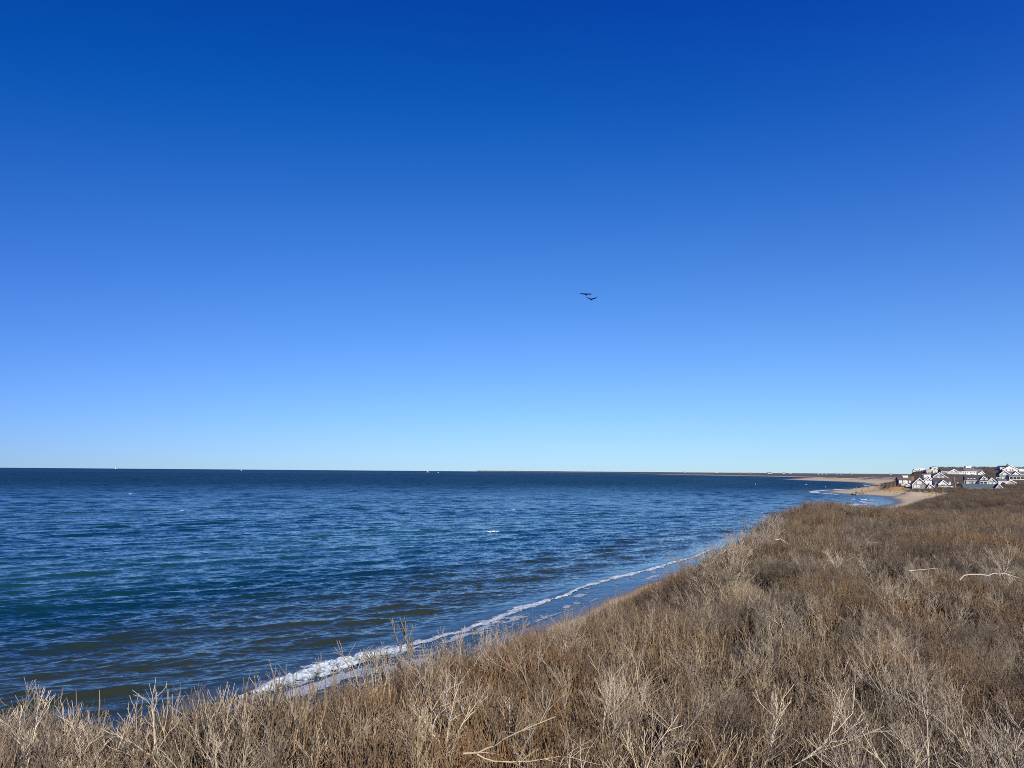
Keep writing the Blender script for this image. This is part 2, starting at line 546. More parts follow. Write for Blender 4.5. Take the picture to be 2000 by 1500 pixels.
tag(link('sea', sme, None, [wm]), 'choppy dark blue sea, brownish over the shallows by the beach', kind='structure')

# ------------------------------------------------------------------ surf and white caps
fm, t, b = new_mat('foam')
n1 = ramp(t, noise_fac(t, 5.0, 6).outputs[0], (0.35, 0.7))
fk = nd(t, 'ShaderNodeAttribute', attribute_name='thick')
thin = mixc(t, n1, (0.10, 0.13, 0.14), (0.42, 0.48, 0.50))
t.links.new(mixc(t, fmath(t, 'MULTIPLY_ADD', n1, 0.35, fmath(t, 'SUBTRACT', fk.outputs['Fac'], 0.2), clamp=True), thin, mixc(t, n1, (0.62, 0.75, 0.82), (0.83, 0.91, 0.94))), b.inputs['Base Color'])
b.inputs['Roughness'].default_value = 0.7
bn = nd(t, 'ShaderNodeBump', Strength=0.8, Distance=0.1)
t.links.new(noise_fac(t, 9.0, 6).outputs[0], bn.inputs['Height'])
t.links.new(bn.outputs[0], b.inputs['Normal'])


def shore_frame(L0, L1, step):
    """points and inland normals along the breaker line for path lengths L0..L1 measured from the vertex nearest the camera"""
    seg = np.hypot(*np.diff(SH, axis=0).T)
    cum = np.concatenate([[0], np.cumsum(seg)])
    i0 = np.argmin(np.abs(SH[:, 0] + 15) + np.abs(SH[:, 1] - 51))
    s = np.arange(L0, L1, step) + cum[i0]
    x = np.interp(s, cum, SH[:, 0]); y = np.interp(s, cum, SH[:, 1])
    x2 = np.interp(s + 1.5, cum, SH[:, 0]); y2 = np.interp(s + 1.5, cum, SH[:, 1])
    x1 = np.interp(s - 1.5, cum, SH[:, 0]); y1 = np.interp(s - 1.5, cum, SH[:, 1])
    dx, dy = x2 - x1, y2 - y1
    l = np.hypot(dx, dy)
    return s - cum[i0], x, y, dy / l, -dx / l


def foam_strip(name, label, L0, L1, step, w0, w1, fn):
    """fn(L, w) -> (present, height); cells without foam are left out"""
    L, x, y, nx, ny = shore_frame(L0, L1, step)
    ws = np.arange(w0, w1, step)
    LL, WW = np.meshgrid(L, ws, indexing='ij')
    X = x[:, None] + nx[:, None] * WW; Y = y[:, None] + ny[:, None] * WW
    pres, hgt = fn(LL, WW, X, Y)[:2]
    thick = (fn(LL, WW, X, Y) + (None,))[2]
    if thick is None:
        thick = np.full(X.shape, 0.85)
    base = np.maximum(terrain(X.ravel(), Y.ravel()).reshape(X.shape), sea_height(X.ravel(), Y.ravel(), np.full(X.size, 0.3), shore_dist(X.ravel(), Y.ravel())).reshape(X.shape))
    Z = base + 0.015 + np.maximum(hgt, 0)
    nw = len(ws)
    idx = np.arange(X.size).reshape(X.shape)
    q = np.stack([idx[:-1, :-1], idx[1:, :-1], idx[1:, 1:], idx[:-1, 1:]], -1).reshape(-1, 4)
    pf = pres[:-1, :-1] + pres[1:, :-1] + pres[1:, 1:] + pres[:-1, 1:]
    q = q[(pf / 4 > 0).ravel()]
    used = np.unique(q)
    mp_ = np.full(X.size, -1); mp_[used] = np.arange(len(used))
    me = np_mesh(name, np.stack([X.ravel(), Y.ravel(), Z.ravel()], -1)[used], mp_[q])
    fattr(me, 'thick', np.clip(thick, 0, 1).ravel()[used])
    o = link(name, me, None, [fm])
    return tag(o, label, kind='stuff')


def breaker(L, w, X, Y):
    c = 0.5 * fbm(L / 9, L * 0 + 3, 51, 3) * 2.2 - 0.4
    width = 0.50 + 0.62 * fbm(L / 16, L * 0 + 8, 52, 2) + 0.35 * (fbm(L / 2.2, L * 0, 59, 2))
    boost = np.exp(-((L - 5) / 6.5) ** 2) * 0.95
    width = np.clip(width + boost, 0.38, 3) * (0.25 + 0.75 * sstep(-2.5, 4, L))
    d = (w - c) / width
    edge = 1 - np.abs(d) + 0.95 * fbm(L / 1.1, w / 0.45, 53, 4) + 0.35 * vnoise(L / 0.22, w / 0.2, 57)
    hgt = (0.05 + 0.20 * np.clip(boost, 0, 1) + 0.10 * fbm(L / 5, L * 0, 54, 2)) * np.clip(1 - d * d, 0, 1) * (0.55 + 0.9 * np.abs(fbm(L / 0.7, w / 0.5, 55, 4)) * 2) + 0.05 * np.clip(vnoise(L / 0.2, w / 0.2, 58), 0, 1)
    hgt = hgt * np.clip((edge - 0.15) * 1.8, 0, 1)
    lace = (w > c + width * 0.5) & (fbm(L / 1.6, w / 0.8, 56, 4) > 0.30 + 0.10 * (w - c)) & (w < c + 5)
    pres = np.where(edge > 0.15, 1, -1)
    th = np.clip((edge - 0.1) * 1.5, 0.15, 1) * (0.75 + 0.5 * fbm(L / 0.8, w / 0.35, 50, 3))
    return np.where(lace, 1, pres), np.where(lace & (edge < 0.15), 0.01, hgt), np.where(lace & (edge < .15), 0.25, th)


foam_strip('surf', 'white line of breaking surf along the near beach', -2.5, 125, 0.09, -3.2, 5.0, breaker)


def swash(L, w, X, Y):
    p = fbm(L / 5.0, w / 1.5, 61, 4) + 0.1 * fbm(L / 1.0, w / 0.6, 62, 2)
    line = np.abs(w - (3.9 + 1.4 * fbm(L / 7, L * 0 + 2, 63, 3)))
    edge = (line < 0.10 + 0.10 * fbm(L / 3, L * 0, 64, 2))
    lacy = np.abs(fbm(L / 2.4, w / 0.9, 66, 4)) < 0.05
    return np.where((((p > 0.28) | lacy) & (p > -0.1) & (w < 4.0)) | edge, 1, -1), 0 * p, 0.18 + 0.5 * np.clip(p, 0, 1) + 0 * w


foam_strip('swash_foam', 'thin broken foam left on the wet sand behind the surf', -4, 80, 0.10, 0.8, 6.0, swash)


def covesurf(L, w, X, Y):
    a = fbm(L / 14, w / 3.0, 71, 4)
    m = (np.abs(w - (-6 + 5 * fbm(L / 25, L * 0, 72, 2))) < 2.2 + 1.6 * a) | (np.abs(w + 14 + 4 * fbm(L / 18, L * 0 + 5, 73, 2)) < 1.2 + 2.2 * a) | ((a > 0.25) & (w > -10))
    fade = fbm(L / 40, L * 0 + 1, 74, 2) > -0.45
    return np.where(m & fade, 1, -1), 0.25 * np.clip(a, 0, 1)


foam_strip('cove_surf', 'white surf rolling into the small cove before the sandy point', 275, 445, 0.7, -26, 3, covesurf)


def tipsurf(L, w, X, Y):
    a = fbm(L / 12, w / 5, 81, 4)
    return np.where((np.abs(w + 3) < 3.5 + 4 * a) & (a > -0.35), 1, -1), 0.5 * np.clip(a, 0, 1)


foam_strip('point_surf', 'white surf breaking round the rocky tip of the point', 545, 800, 0.9, -14, 3, tipsurf)


def baysurf(L, w, X, Y):
    a = fbm(L / 50, w / 8, 91, 3)
    return np.where((np.abs(w + 4) < 3 + 4 * a) & (fbm(L / 120, L * 0, 92, 2) > -0.1), 1, -1), 0.3 * np.clip(a, 0, 1)


foam_strip('bay_surf', 'pale surf line along the far beach beyond the point', 840, 1500, 2.0, -14, 4, baysurf)


def whitecap(px, py, w, lbl):
    d = M3 @ Vector(((px - 1000) / F, -(py - 750) / F, -1))
    p = Vector((0, 0, H)) + d * (H / -d.z)
    n = 26
    ax = math.atan2(0.57, 0.82) * 0.6
    vs, fs = [], {}
    us = np.linspace(-1, 1, n); vs_ = np.linspace(-1, 1, 12)
    U, V = np.meshgrid(us, vs_, indexing='ij')
    X = U * w / 2; Yy = V * w * 0.16 + 0.1 * w * fbm(U * 2 + px, V * 0, 3, 2)
    wx = p.x + X * math.cos(ax) - Yy * math.sin(ax); wy = p.y + X * math.sin(ax) + Yy * math.cos(ax)
    base = sea_height(wx.ravel(), wy.ravel(), np.full(wx.size, 0.3), np.full(wx.size, -50.0)).reshape(wx.shape)
    hh = np.clip(1 - U * U - V * V, 0, 1) * w * 0.06 * (1 + 0.8 * fbm(U * 5 + px, V * 3, 5, 3))
    pres = 1 - np.hypot(U, V) + 0.6 * fbm(U * 3 + px, V * 2 + py, 7, 3)
    idx = np.arange(U.size).reshape(U.shape)
    q = np.stack([idx[:-1, :-1], idx[1:, :-1], idx[1:, 1:], idx[:-1, 1:]], -1).reshape(-1, 4)
    pf = (pres.ravel()[q]).mean(1)
    q = q[pf > 0.25]
    if not len(q):
        return
    wme = np_mesh('whitecap', np.stack([wx.ravel(), wy.ravel(), base.ravel() + hh.ravel() + 0.06], -1), q)
    fattr(wme, 'thick', np.full(U.size, 0.9))
    o = link('whitecap', wme, None, [fm])
    tag(o, lbl, 'wave crest', 'white caps out on the open sea')


for px, py, w, lbl in ((962, 1040, 4.0, 'broad white wave crest breaking alone on open blue water'), (988, 998, 2.2, 'small white crest up the sea from the broad breaking one'),
                       (1003, 996, 1.6, 'tiny white crest just right of another small crest'), (625, 1052, 0.9, 'small bright crest on the green band of water'),
                       (356, 998, 2.2, 'white crest in the dark blue water at the left'), (706, 1087, 0.7, 'speck of foam on dark water over the trough'),
                       (783, 1042, 0.8, 'speck of foam left of the broad breaking crest'), (885, 1086, 0.7, 'speck of foam below the broad breaking crest'),
                       (1575, 947, 6.0, 'long thin white crest off the far sandy beach'), (1488, 1003, 1.2, 'speck of foam above the bushy shoulder of the bluff'),
                       (255, 965, 4.0, 'faint white crest far out at the left')):
    whitecap(px, py, w, lbl)


# ------------------------------------------------------------------ mesh builder for built things
class MB:
    def __init__(s):
        s.v, s.f = [], []

    def add(s, vs, fs):
        k = len(s.v)
        s.v += [tuple(v) for v in vs]
        s.f += [tuple(i + k for i in f) for f in fs]
        return s

    def box(s, x0, x1, y0, y1, z0, z1):
        return s.add([(x0, y0, z0), (x1, y0, z0), (x1, y1, z0), (x0, y1, z0), (x0, y0, z1), (x1, y0, z1), (x1, y1, z1), (x0, y1, z1)],
                     [(0, 3, 2, 1), (4, 5, 6, 7), (0, 1, 5, 4), (1, 2, 6, 5), (2, 3, 7, 6), (3, 0, 4, 7)])

    def prism(s, poly, axis, a0, a1):
        """poly: (u, z) outline; axis 'y' extrudes an x-z outline along y, axis 'x' a y-z outline along x"""
        n = len(poly)
        mk = (lambda u, z, a: (u, a, z)) if axis == 'y' else (lambda u, z, a: (a, u, z))
        vs = [mk(u, z, a0) for u, z in poly] + [mk(u, z, a1) for u, z in poly]
        fs = [tuple(range(n)), tuple(range(2 * n - 1, n - 1, -1))] + [(i, i + n, (i + 1) % n + n, (i + 1) % n) for i in range(n)]
        return s.add(vs, fs)

    def beam(s, a, b, w, h):
        """a rectangular bar from a to b"""
        a, b = Vector(a), Vector(b)
        d = (b - a).normalized()
        up = Vector((0, 0, 1)) if abs(d.z) < 0.95 else Vector((0, 1, 0))
        r = d.cross(up).normalized() * (w / 2)
        u = r.cross(d).normalized() * (h / 2)
        return s.add([a - r - u, a + r - u, a + r + u, a - r + u, b - r - u, b + r - u, b + r + u, b - r + u],
                     [(0, 3, 2, 1), (4, 5, 6, 7), (0, 1, 5, 4), (1, 2, 6, 5), (2, 3, 7, 6), (3, 0, 4, 7)])

    def cyl(s, x, y, z0, z1, r0, r1, n=10):
        vs = [(x + r0 * math.cos(6.2832 * i / n), y + r0 * math.sin(6.2832 * i / n), z0) for i in range(n)]
        vs += [(x + r1 * math.cos(6.2832 * i / n), y + r1 * math.sin(6.2832 * i / n), z1) for i in range(n)]
        return s.add(vs, [tuple(range(n - 1, -1, -1)), tuple(range(n, 2 * n))] + [(i, (i + 1) % n, (i + 1) % n + n, i + n) for i in range(n)])

    def build(s, name, mat, parent=None, smooth=False):
        me = bpy.data.meshes.new(name)
        me.from_pydata(s.v, [], s.f)
        bm = bmesh.new(); bm.from_mesh(me)
        bmesh.ops.recalc_face_normals(bm, faces=bm.faces)
        bm.to_mesh(me); bm.free()
        if smooth:
            for p in me.polygons:
                p.use_smooth = True
        return link(name, me, parent, [mat])


WHITE = simple_mat('white_paint', (0.86, 0.85, 0.82), 0.55, 0.05)
GREYSH = shingle_mat('grey_shingle', (0.33, 0.31, 0.28))
LIGHTSH = shingle_mat('pale_shingle', (0.42, 0.40, 0.36))
DARKSH = shingle_mat('dark_shingle', (0.13, 0.125, 0.12))
CREAM = shingle_mat('cream_siding', (0.62, 0.58, 0.48), 0.12, 0.08)
WSIDE = shingle_mat('white_siding', (0.84, 0.83, 0.80), 0.12, 0.05)
ROOFD = shingle_mat('dark_roof', (0.085, 0.083, 0.082), 0.2, 0.35, 0.9)
ROOFB = shingle_mat('brown_roof', (0.14, 0.115, 0.09), 0.2, 0.35, 0.9)
ROOFG = shingle_mat('grey_roof', (0.17, 0.165, 0.16), 0.2, 0.3, 0.9)
ROOFT = shingle_mat('slate_roof', (0.115, 0.15, 0.165), 0.2, 0.25, 0.8)
ROOFC = shingle_mat('cedar_roof', (0.52, 0.42, 0.29), 0.2, 0.15, 0.9)
BRICK = shingle_mat('brick', (0.36, 0.20, 0.11), 0.075, 0.3)
BRICKD = shingle_mat('old_brick', (0.20, 0.13, 0.10), 0.075, 0.3)
GLASS, t, b = new_mat('window_glass')
t.links.new(mixc(t, noise_fac(t, 0.7).outputs[0], (0.02, 0.03, 0.045), (0.05, 0.065, 0.085)), b.inputs['Base Color'])
b.inputs['Roughness'].default_value = 0.08
DARKIN = simple_mat('shaded_interior', (0.03, 0.03, 0.035), 0.9)  # dark colour standing for the shade inside porches and the arch
BLIND = simple_mat('white_blind', (0.74, 0.74, 0.72), 0.5, 0.06)


class House:
    """local frame: x to the right, y away from the viewer, z up; the front stands at y = 0"""

    def __init__(s, name, label, site, yaw, group='houses on the hill above the point', cat='house'):
        p = SITE[site]
        Y = SITES[site][2]
        s.m = Y / F                       # metres per photograph pixel at this distance
        s.cx = SITES[site][0]; s.by = SITES[site][1]
        s.o = tag(empty(name, p, R(yaw)), label, cat, group)
        s.wall, s.roof, s.trim = {}, {}, MB()

    def X(s, px):
        return (px - s.cx) * s.m

    def Z(s, py):
        return (s.by - py) * s.m

    def _w(s, mat):
        return s.wall.setdefault(mat, MB())

    def _r(s, mat):
        return s.roof.setdefault(mat, MB())

    def gable(s, x0, x1, y0, y1, eave, ridge, wm, rm, apex=None, z0=-2.5, over=0.35, trim=True, eave2=None):
        """volume whose gable faces the viewer; ridge runs back along y"""
        a = (x0 + x1) / 2 if apex is None else apex
        e2 = eave if eave2 is None else eave2
        s._w(wm).prism([(x0, z0), (x1, z0), (x1, e2), (a, ridge), (x0, eave)], 'y', y0, y1)
        th = 0.22
        for xa, ze in ((x0, eave), (x1, e2)):
            sl = (ridge - ze) / (a - xa)
            xo = xa - math.copysign(over, a - xa); zo = ze - abs(sl) * over
            s._r(rm).prism([(xo, zo + 0.02), (a, ridge + 0.02), (a, ridge + th + 0.05), (xo, zo + th)], 'y', y0 - over, y1 + over)
            if trim:
                s.trim.prism([(xo, zo - 0.40), (a, ridge - 0.40), (a, ridge + th + 0.09), (xo, zo + th + 0.04)], 'y', y0 - over - 0.12, y0 - over + 0.02)
        if trim:
            for xa in (x0, x1):
                s.trim.box(xa - 0.14, xa + 0.14, y0 - 0.05, y0 + 0.2, 0, (eave if xa == x0 else e2))
        return s

    def hall(s, x0, x1, y0, y1, eave, ridge, wm, rm, z0=-2.5, over=0.4, trim=True, yr=None):
        """volume with its ridge along x: one roof slope faces the viewer"""
        a = (y0 + y1) / 2 if yr is None else yr
        s._w(wm).prism([(y0, z0), (y1, z0), (y1, eave), (a, ridge), (y0, eave)], 'x', x0, x1)
        th = 0.22
        for ya in (y0, y1):
            sl = (ridge - eave) / (a - ya)
            yo = ya - math.copysign(over, a - ya); zo = eave - abs(sl) * over
            s._r(rm).prism([(yo, zo + 0.02), (a, ridge + 0.02), (a, ridge + th + 0.05), (yo, zo + th)], 'x', x0 - over, x1 + over)
        if trim:
            sl = (ridge - eave) / (a - y0)
            zo = eave - sl * over
            s.trim.box(x0 - over, x1 + over, y0 - over - 0.1, y0 - over + 0.02, zo - 0.18, zo + 0.2)
            for xa in (x0, x1):
                s.trim.box(xa - 0.14, xa + 0.14, y0 - 0.05, y0 + 0.2, 0, eave)
        return s

    def win(s, x0, x1, z0, z1, y=0.0, pane=None, name='window'):
        m = MB()
        fr = 0.14
        m.box(x0 - fr, x1 + fr, y - 0.10, y + 0.05, z1, z1 + fr).box(x0 - fr, x1 + fr, y - 0.12, y + 0.05, z0 - fr, z0)
        m.box(x0 - fr, x0, y - 0.10, y + 0.05, z0, z1).box(x1, x1 + fr, y - 0.10, y + 0.05, z0, z1)
        if x1 - x0 > 0.9:
            m.box((x0 + x1) / 2 - 0.07, (x0 + x1) / 2 + 0.07, y - 0.09, y + 0.05, z0, z1)
        zm = (z0 + z1) / 2
        m.box(x0, x1, y - 0.085, y + 0.05, zm - 0.05, zm + 0.05)
        o = m.build(name, WHITE, s.o)
        MB().box(x0, x1, y - 0.04, y + 0.03, z0, z1).build('pane', pane or BLIND, o)
        return o

    def chimney(s, x, y, z0, z1, w=0.9, mat=None):
        MB().box(x - w / 2, x + w / 2, y - w / 2, y + w / 2, z0, z1).box(x - w / 2 - .1, x + w / 2 + .1, y - w / 2 - .1, y + w / 2 + .1, z1 - .35, z1 - .1).build('chimney', mat or BRICK, s.o)

    def roofwalk(s, x0, x1, y0, y1, z0, z1, solid=0.75):
        m = MB()
        h = z1 - z0
        for (a, b_, c_, d) in ((x0, x1, y0, y0), (x0, x1, y1, y1), (x0, x0, y0, y1), (x1, x1, y0, y1)):
            m.box(a - .06, b_ + .06, c_ - .06, d + .06, z0 + h * (1 - solid), z1)
        for xx in (x0, x1):
            for yy in (y0, y1):
                m.box(xx - .12, xx + .12, yy - .12, yy + .12, z0 - 1.5, z1 + .25)
        m.build('roof_walk', WHITE, s.o)

    def porch(s, x0, x1, depth, z, posts, roofm=None, rise=1.0, back=0.0):
        m = MB()
        m.box(x0, x1, back - depth, back - 0.06, -2.0, 0.35)
        for i in range(posts):
            xx = x0 + 0.12 + (x1 - x0 - 0.24) * i / (posts - 1)
            m.box(xx - 0.16, xx + 0.16, back - depth, back - depth + 0.3, 0.35, z)
        m.box(x0, x1, back - depth - 0.05, back - depth + 0.32, z - 0.05, z + 0.4)
        for i in range(posts - 1):
            xa = x0 + 0.12 + (x1 - x0 - 0.24) * i / (posts - 1); xb = x0 + 0.12 + (x1 - x0 - 0.24) * (i + 1) / (posts - 1)
            m.box(xa, xb, back - depth + 0.1, back - depth + 0.18, 1.15, 1.28)
        m.build('porch', WHITE, s.o)
        if roofm:
            MB().prism([(back - depth - 0.3, z + 0.42), (back - 0.02, z + 0.42 + rise), (back - 0.02, z + 0.62 + rise), (back - depth - 0.3, z + 0.6)], 'x', x0 - 0.3, x1 + 0.3).build('porch_roof', roofm, s.o)

    def dormer(s, x, w, y, z0, z1, rm, depth=2.5):
        m = MB()
        m.prism([(x - w / 2, z0), (x + w / 2, z0), (x + w / 2, z1 - w * 0.35), (x, z1), (x - w / 2, z1 - w * 0.35)], 'y', y, y + depth)
        o = m.build('dormer', WHITE, s.o)
        MB().prism([(x - w / 2 - .15, z1 - w * .35 - .05), (x, z1 + .03), (x + w / 2 + .15, z1 - w * .35 - .05), (x, z1 + .2)], 'y', y - .1, y + depth).build('dormer_roof', rm, o)
        MB().box(x - w * .28, x + w * .28, y - .05, y + .05, z0 + .3, z1 - w * .42).build('pane', GLASS, o)

    def done(s):
        for mat, mb in s.wall.items():
            mb.build('wall', mat, s.o)
        for mat, mb in s.roof.items():
            mb.build('roof', mat, s.o)
        if s.trim.v:
            s.trim.build('trim', WHITE, s.o)
        return s.o


# --- the dark shingled house nearest the point
h = House('shingled_house', 'dark shingled house with white windows, nearest the sandy point', 'dark', -14)
X, Z = h.X, h.Z
h.hall(X(1756.5), X(1785), 0, 7.5, Z(937.2), Z(932.0), DARKSH, ROOFB, trim=False)
h.gable(X(1760), X(1774), -3.2, 0.5, Z(947.0), Z(943.2), LIGHTSH, ROOFC)
for a, b_, c_, d in ((1758, 1763, 944, 938.6), (1765.5, 1772.5, 944, 938.8), (1775.5, 1778.5, 942.2, 939.2)):
    h.win(X(a), X(b_), Z(c_), Z(d))
h.win(X(1768.5), X(1773), Z(950.8), Z(947.5), -3.2)
h.win(X(1761), X(1762.6), Z(950.5), Z(948), -3.2, GLASS)
h.win(X(1775.5), X(1779), Z(950.8), Z(946.4), 0)
h.roofwalk(X(1766.5), X(1775.5), 2.6, 5.0, Z(934.0), Z(929.3), 1.0)
h.done()
# --- the tall grey gable
h = House('gabled_house', 'grey shingled gable with pale cedar roof and brick chimney beside the dark house', 'gable', -20)
X, Z = h.X, h.Z
h.gable(X(1784.2), X(1809.3), 0, 11, Z(946.0), Z(933.8), GREYSH, ROOFC, apex=X(1796.6))
h.gable(X(1809.8), X(1820.5), -1.2, 5, Z(951.5), Z(944.8), GREYSH, ROOFG, apex=X(1813.3), eave2=Z(950.2))
h.win(X(1792.8), X(1799.8), Z(945.2), Z(940.3)); h.win(X(1786.4), X(1790.4), Z(952.5), Z(947.4)); h.win(X(1792.3), X(1796.2), Z(952.5), Z(947.4))
h.win(X(1812.3), X(1815.7), Z(953.3), Z(949.2), -1.2)
h.chimney(X(1786.6), 5.5, Z(943), Z(930.8), 1.5)
h.done()
# --- white house with porches between the gables
h = House('porch_house', 'white house with stacked balconies and a tall white roof walk behind the grey gable', 'porch', -16)
X, Z = h.X, h.Z
h.gable(X(1804), X(1828), 0, 9, Z(940), Z(930.8), LIGHTSH, ROOFG, apex=X(1814))
h.gable(X(1807.5), X(1821), -2.5, 0.5, Z(939.2), Z(934.5), WSIDE, ROOFG)
h.roofwalk(X(1807.6), X(1819.6), 2.0, 6.0, Z(934.5), Z(927.4), 1.0)
h.porch(X(1812), X(1828), 2.4, Z(947.3), 5, None, back=0)
m = MB().box(X(1812), X(1828), -2.4, -0.06, Z(946.6), Z(945.9))
for i in range(5):
    xx = X(1812.3) + (X(1827.7) - X(1812.3)) * i / 4
    m.box(xx - .15, xx + .15, -2.4, -2.1, Z(945.9), Z(941.5))
m.box(X(1812), X(1828), -2.45, -2.1, Z(941.6), Z(940.2)).box(X(1812), X(1828), -2.3, -2.2, Z(944.3), Z(943.9)).build('balcony', WHITE, h.o)
for i in range(4):
    h.win(X(1810.6 + i * 2.6), X(1812.3 + i * 2.6), Z(938.9), Z(936.9), -2.5, GLASS)
MB().box(X(1815), X(1826.5), -0.12, 0.02, Z(944.9), Z(941.9)).build('shade_panel', DARKIN, h.o)  # dark sheet painted as the shade behind the balcony
h.done()
# --- saltbox behind
h = House('saltbox_house', 'grey saltbox gable with a long right roof slope, standing behind the front row', 'salt', -20)
X, Z = h.X, h.Z
h.gable(X(1825), X(1856), 0, 11, Z(931.0), Z(923.3), GREYSH, ROOFD, apex=X(1836.3), eave2=Z(937.2))
h.win(X(1834.4), X(1837.2), Z(927.6), Z(925.2)); h.win(X(1832.8), X(1835.8), Z(933.2), Z(930.4)); h.win(X(1840), X(1843), Z(932.6), Z(930.2))
h.win(X(1851), X(1853.2), Z(942.5), Z(939.2)); h.win(X(1846), X(1848.4), Z(942.5), Z(939.2))
h.done()
# --- front right with broad eaves
h = House('hipped_house', 'white gabled house with flared dark roof and a railed porch, in front of the saltbox', 'front', -18)
X, Z = h.X, h.Z
h.hall(X(1828.5), X(1859), 0, 9, Z(947.5), Z(935.0), WSIDE, ROOFD, yr=5.2)
h.gable(X(1834), X(1850.5), -1.8, 4.5, Z(945.4), Z(938.2), WSIDE, ROOFD)
h.win(X(1838.6), X(1845.6), Z(945.6), Z(941.6), -1.8); h.win(X(1839.5), X(1844.7), Z(948.8), Z(946.6), -1.8, GLASS)
h.porch(X(1832.5), X(1858), 3.4, Z(950.2), 6, ROOFD, 0.4, back=0)
h.win(X(1853), X(1856), Z(946.8), Z(941.5), 0); h.win(X(1830), X(1832), Z(946.8), Z(943.5), 0, GLASS)
for i in range(4):
    h.win(X(1835 + i * 5.2), X(1838 + i * 5.2), Z(954.6), Z(951.6), 0, GLASS)
h.done()
# --- on the ridge: house with three chimneys
h = House('ridge_house', 'white gabled house on the ridge with a railed roof and three dark chimneys', 'walk', -18)
X, Z = h.X, h.Z
h.gable(X(1823), X(1836.5), 0, 10, Z(920.0), Z(914.8), WSIDE, ROOFG)
h.gable(X(1818.5), X(1834), 3.2, 12, Z(918.6), Z(912.6), WSIDE, ROOFC)
h.hall(X(1812.5), X(1822.5), 1, 8, Z(921.2), Z(917.2), WSIDE, ROOFC)
h.hall(X(1836.5), X(1841), 1, 8, Z(919.0), Z(916.5), CREAM, ROOFD)
for px, z1 in ((1821.0, 911.8), (1825.8, 910.9), (1830.4, 910.9)):
    h.chimney(X(px), 6.5, Z(918), Z(z1), 1.1, BRICKD)
h.roofwalk(X(1823), X(1833), 5.0, 8.0, Z(915), Z(912.2), 0.6)
h.win(X(1827), X(1829.2), Z(919.6), Z(917.4)); h.win(X(1831), X(1833), Z(924), Z(921)); h.win(X(1826), X(1828.4), Z(924), Z(921), 0, GLASS)
h.win(X(1815), X(1817), Z(924.2), Z(922), 1, GLASS)
h.done()
# --- far left of the ridge
h = House('beach_cottage', 'low white cottage half sunk behind the ridge, leftmost on the skyline', 'low', -12)
X, Z = h.X, h.Z
h.hall(X(1788), X(1797), 0, 6, Z(918.2), Z(916.2), WSIDE, WHITE)
h.hall(X(1797.5), X(1806), 0, 6, Z(917.4), Z(915.2), WSIDE, WHITE)
h.roofwalk(X(1785), X(1788), 0, 3, Z(921.5), Z(918.6), 1.0)
h.win(X(1790), X(1794), Z(920.2), Z(918.9), 0, GLASS); h.win(X(1799.5), X(1803), Z(919.6), Z(918), 0, GLASS)
h.chimney(X(1795.5), 3, Z(917), Z(913.8), 0.5, WHITE)
h.done()
# --- long roof with arched gable
h = House('gambrel_house', 'long dark roofed house with one rounded white edged gable in its middle', 'long', -14)
X, Z = h.X, h.Z
h.hall(X(1841), X(1876), 0, 10, Z(921.0), Z(914.6), GREYSH, ROOFD)
h.gable(X(1853), X(1871.5), -1.5, 5, Z(922.2), Z(916.8), GREYSH, ROOFD, apex=X(1862.2))
h.porch(X(1849), X(1876), 2.6, Z(924.0), 7, None, back=-1.0)
h.win(X(1860.4), X(1863.8), Z(922), Z(918.4), -1.5); h.win(X(1872.6), X(1875), Z(924.5), Z(921.8), 0); h.win(X(1850), X(1852.2), Z(924.5), Z(921.4), 0)
MB().box(X(1853), X(1870), -1.62, -1.46, Z(922.3), Z(922.0)).build('sill', WHITE, h.o)
h.chimney(X(1846), 5, Z(917), Z(912.8), 1.0, BRICKD)
h.done()
# --- small cream house
h = House('cream_cottage', 'small cream walled cottage squeezed against the big white house', 'cream', -8)
X, Z = h.X, h.Z
h.hall(X(1876), X(1884.3), 0, 7, Z(920.4), Z(916.2), CREAM, ROOFD)
h.win(X(1878), X(1879.6), Z(923.6), Z(921.6), 0, GLASS); h.win(X(1881), X(1882.4), Z(923.6), Z(921.6), 0, GLASS)
MB().box(X(1874), X(1884.5), -2.2, -2.0, -1.5, Z(927.2)).box(X(1874), X(1884.5), -2.2, -0.05, Z(927.8), Z(927.4)).build('deck', WHITE, h.o)
h.done()
# --- big white house with roof walk
h = House('white_house', 'big white house with a white roof walk and a small gabled wing', 'white', -6)
X, Z = h.X, h.Z
h.hall(X(1887.5), X(1906.5), 0, 10, Z(920.8), Z(913.8), WSIDE, ROOFG)
h.hall(X(1906.5), X(1922), 1.5, 9, Z(923.0), Z(917.2), GREYSH, ROOFG, trim=False)
h.gable(X(1909), X(1922), -0.5, 3, Z(925.6), Z(920.9), LIGHTSH, ROOFG, apex=X(1916.4))
h.roofwalk(X(1891.5), X(1900.6), 3.6, 6.4, Z(914.4), Z(910.6), 0.9)
h.chimney(X(1896.4), 5, Z(915), Z(909.6), 0.9, BRICKD)
for px in (1890, 1895.2, 1898, 1903):
    h.win(X(px), X(px + 1.5), Z(923.8), Z(921.8), 0, GLASS)
for px in (1891, 1895.5, 1900):
    h.win(X(px), X(px + 2.4), Z(929), Z(926.0), 0)
h.win(X(1914.8), X(1917.8), Z(925.4), Z(922.8), -0.5)
h.porch(X(1907.5), X(1915), 2.2, Z(927.0), 3, None, back=-0.5)
h.done()
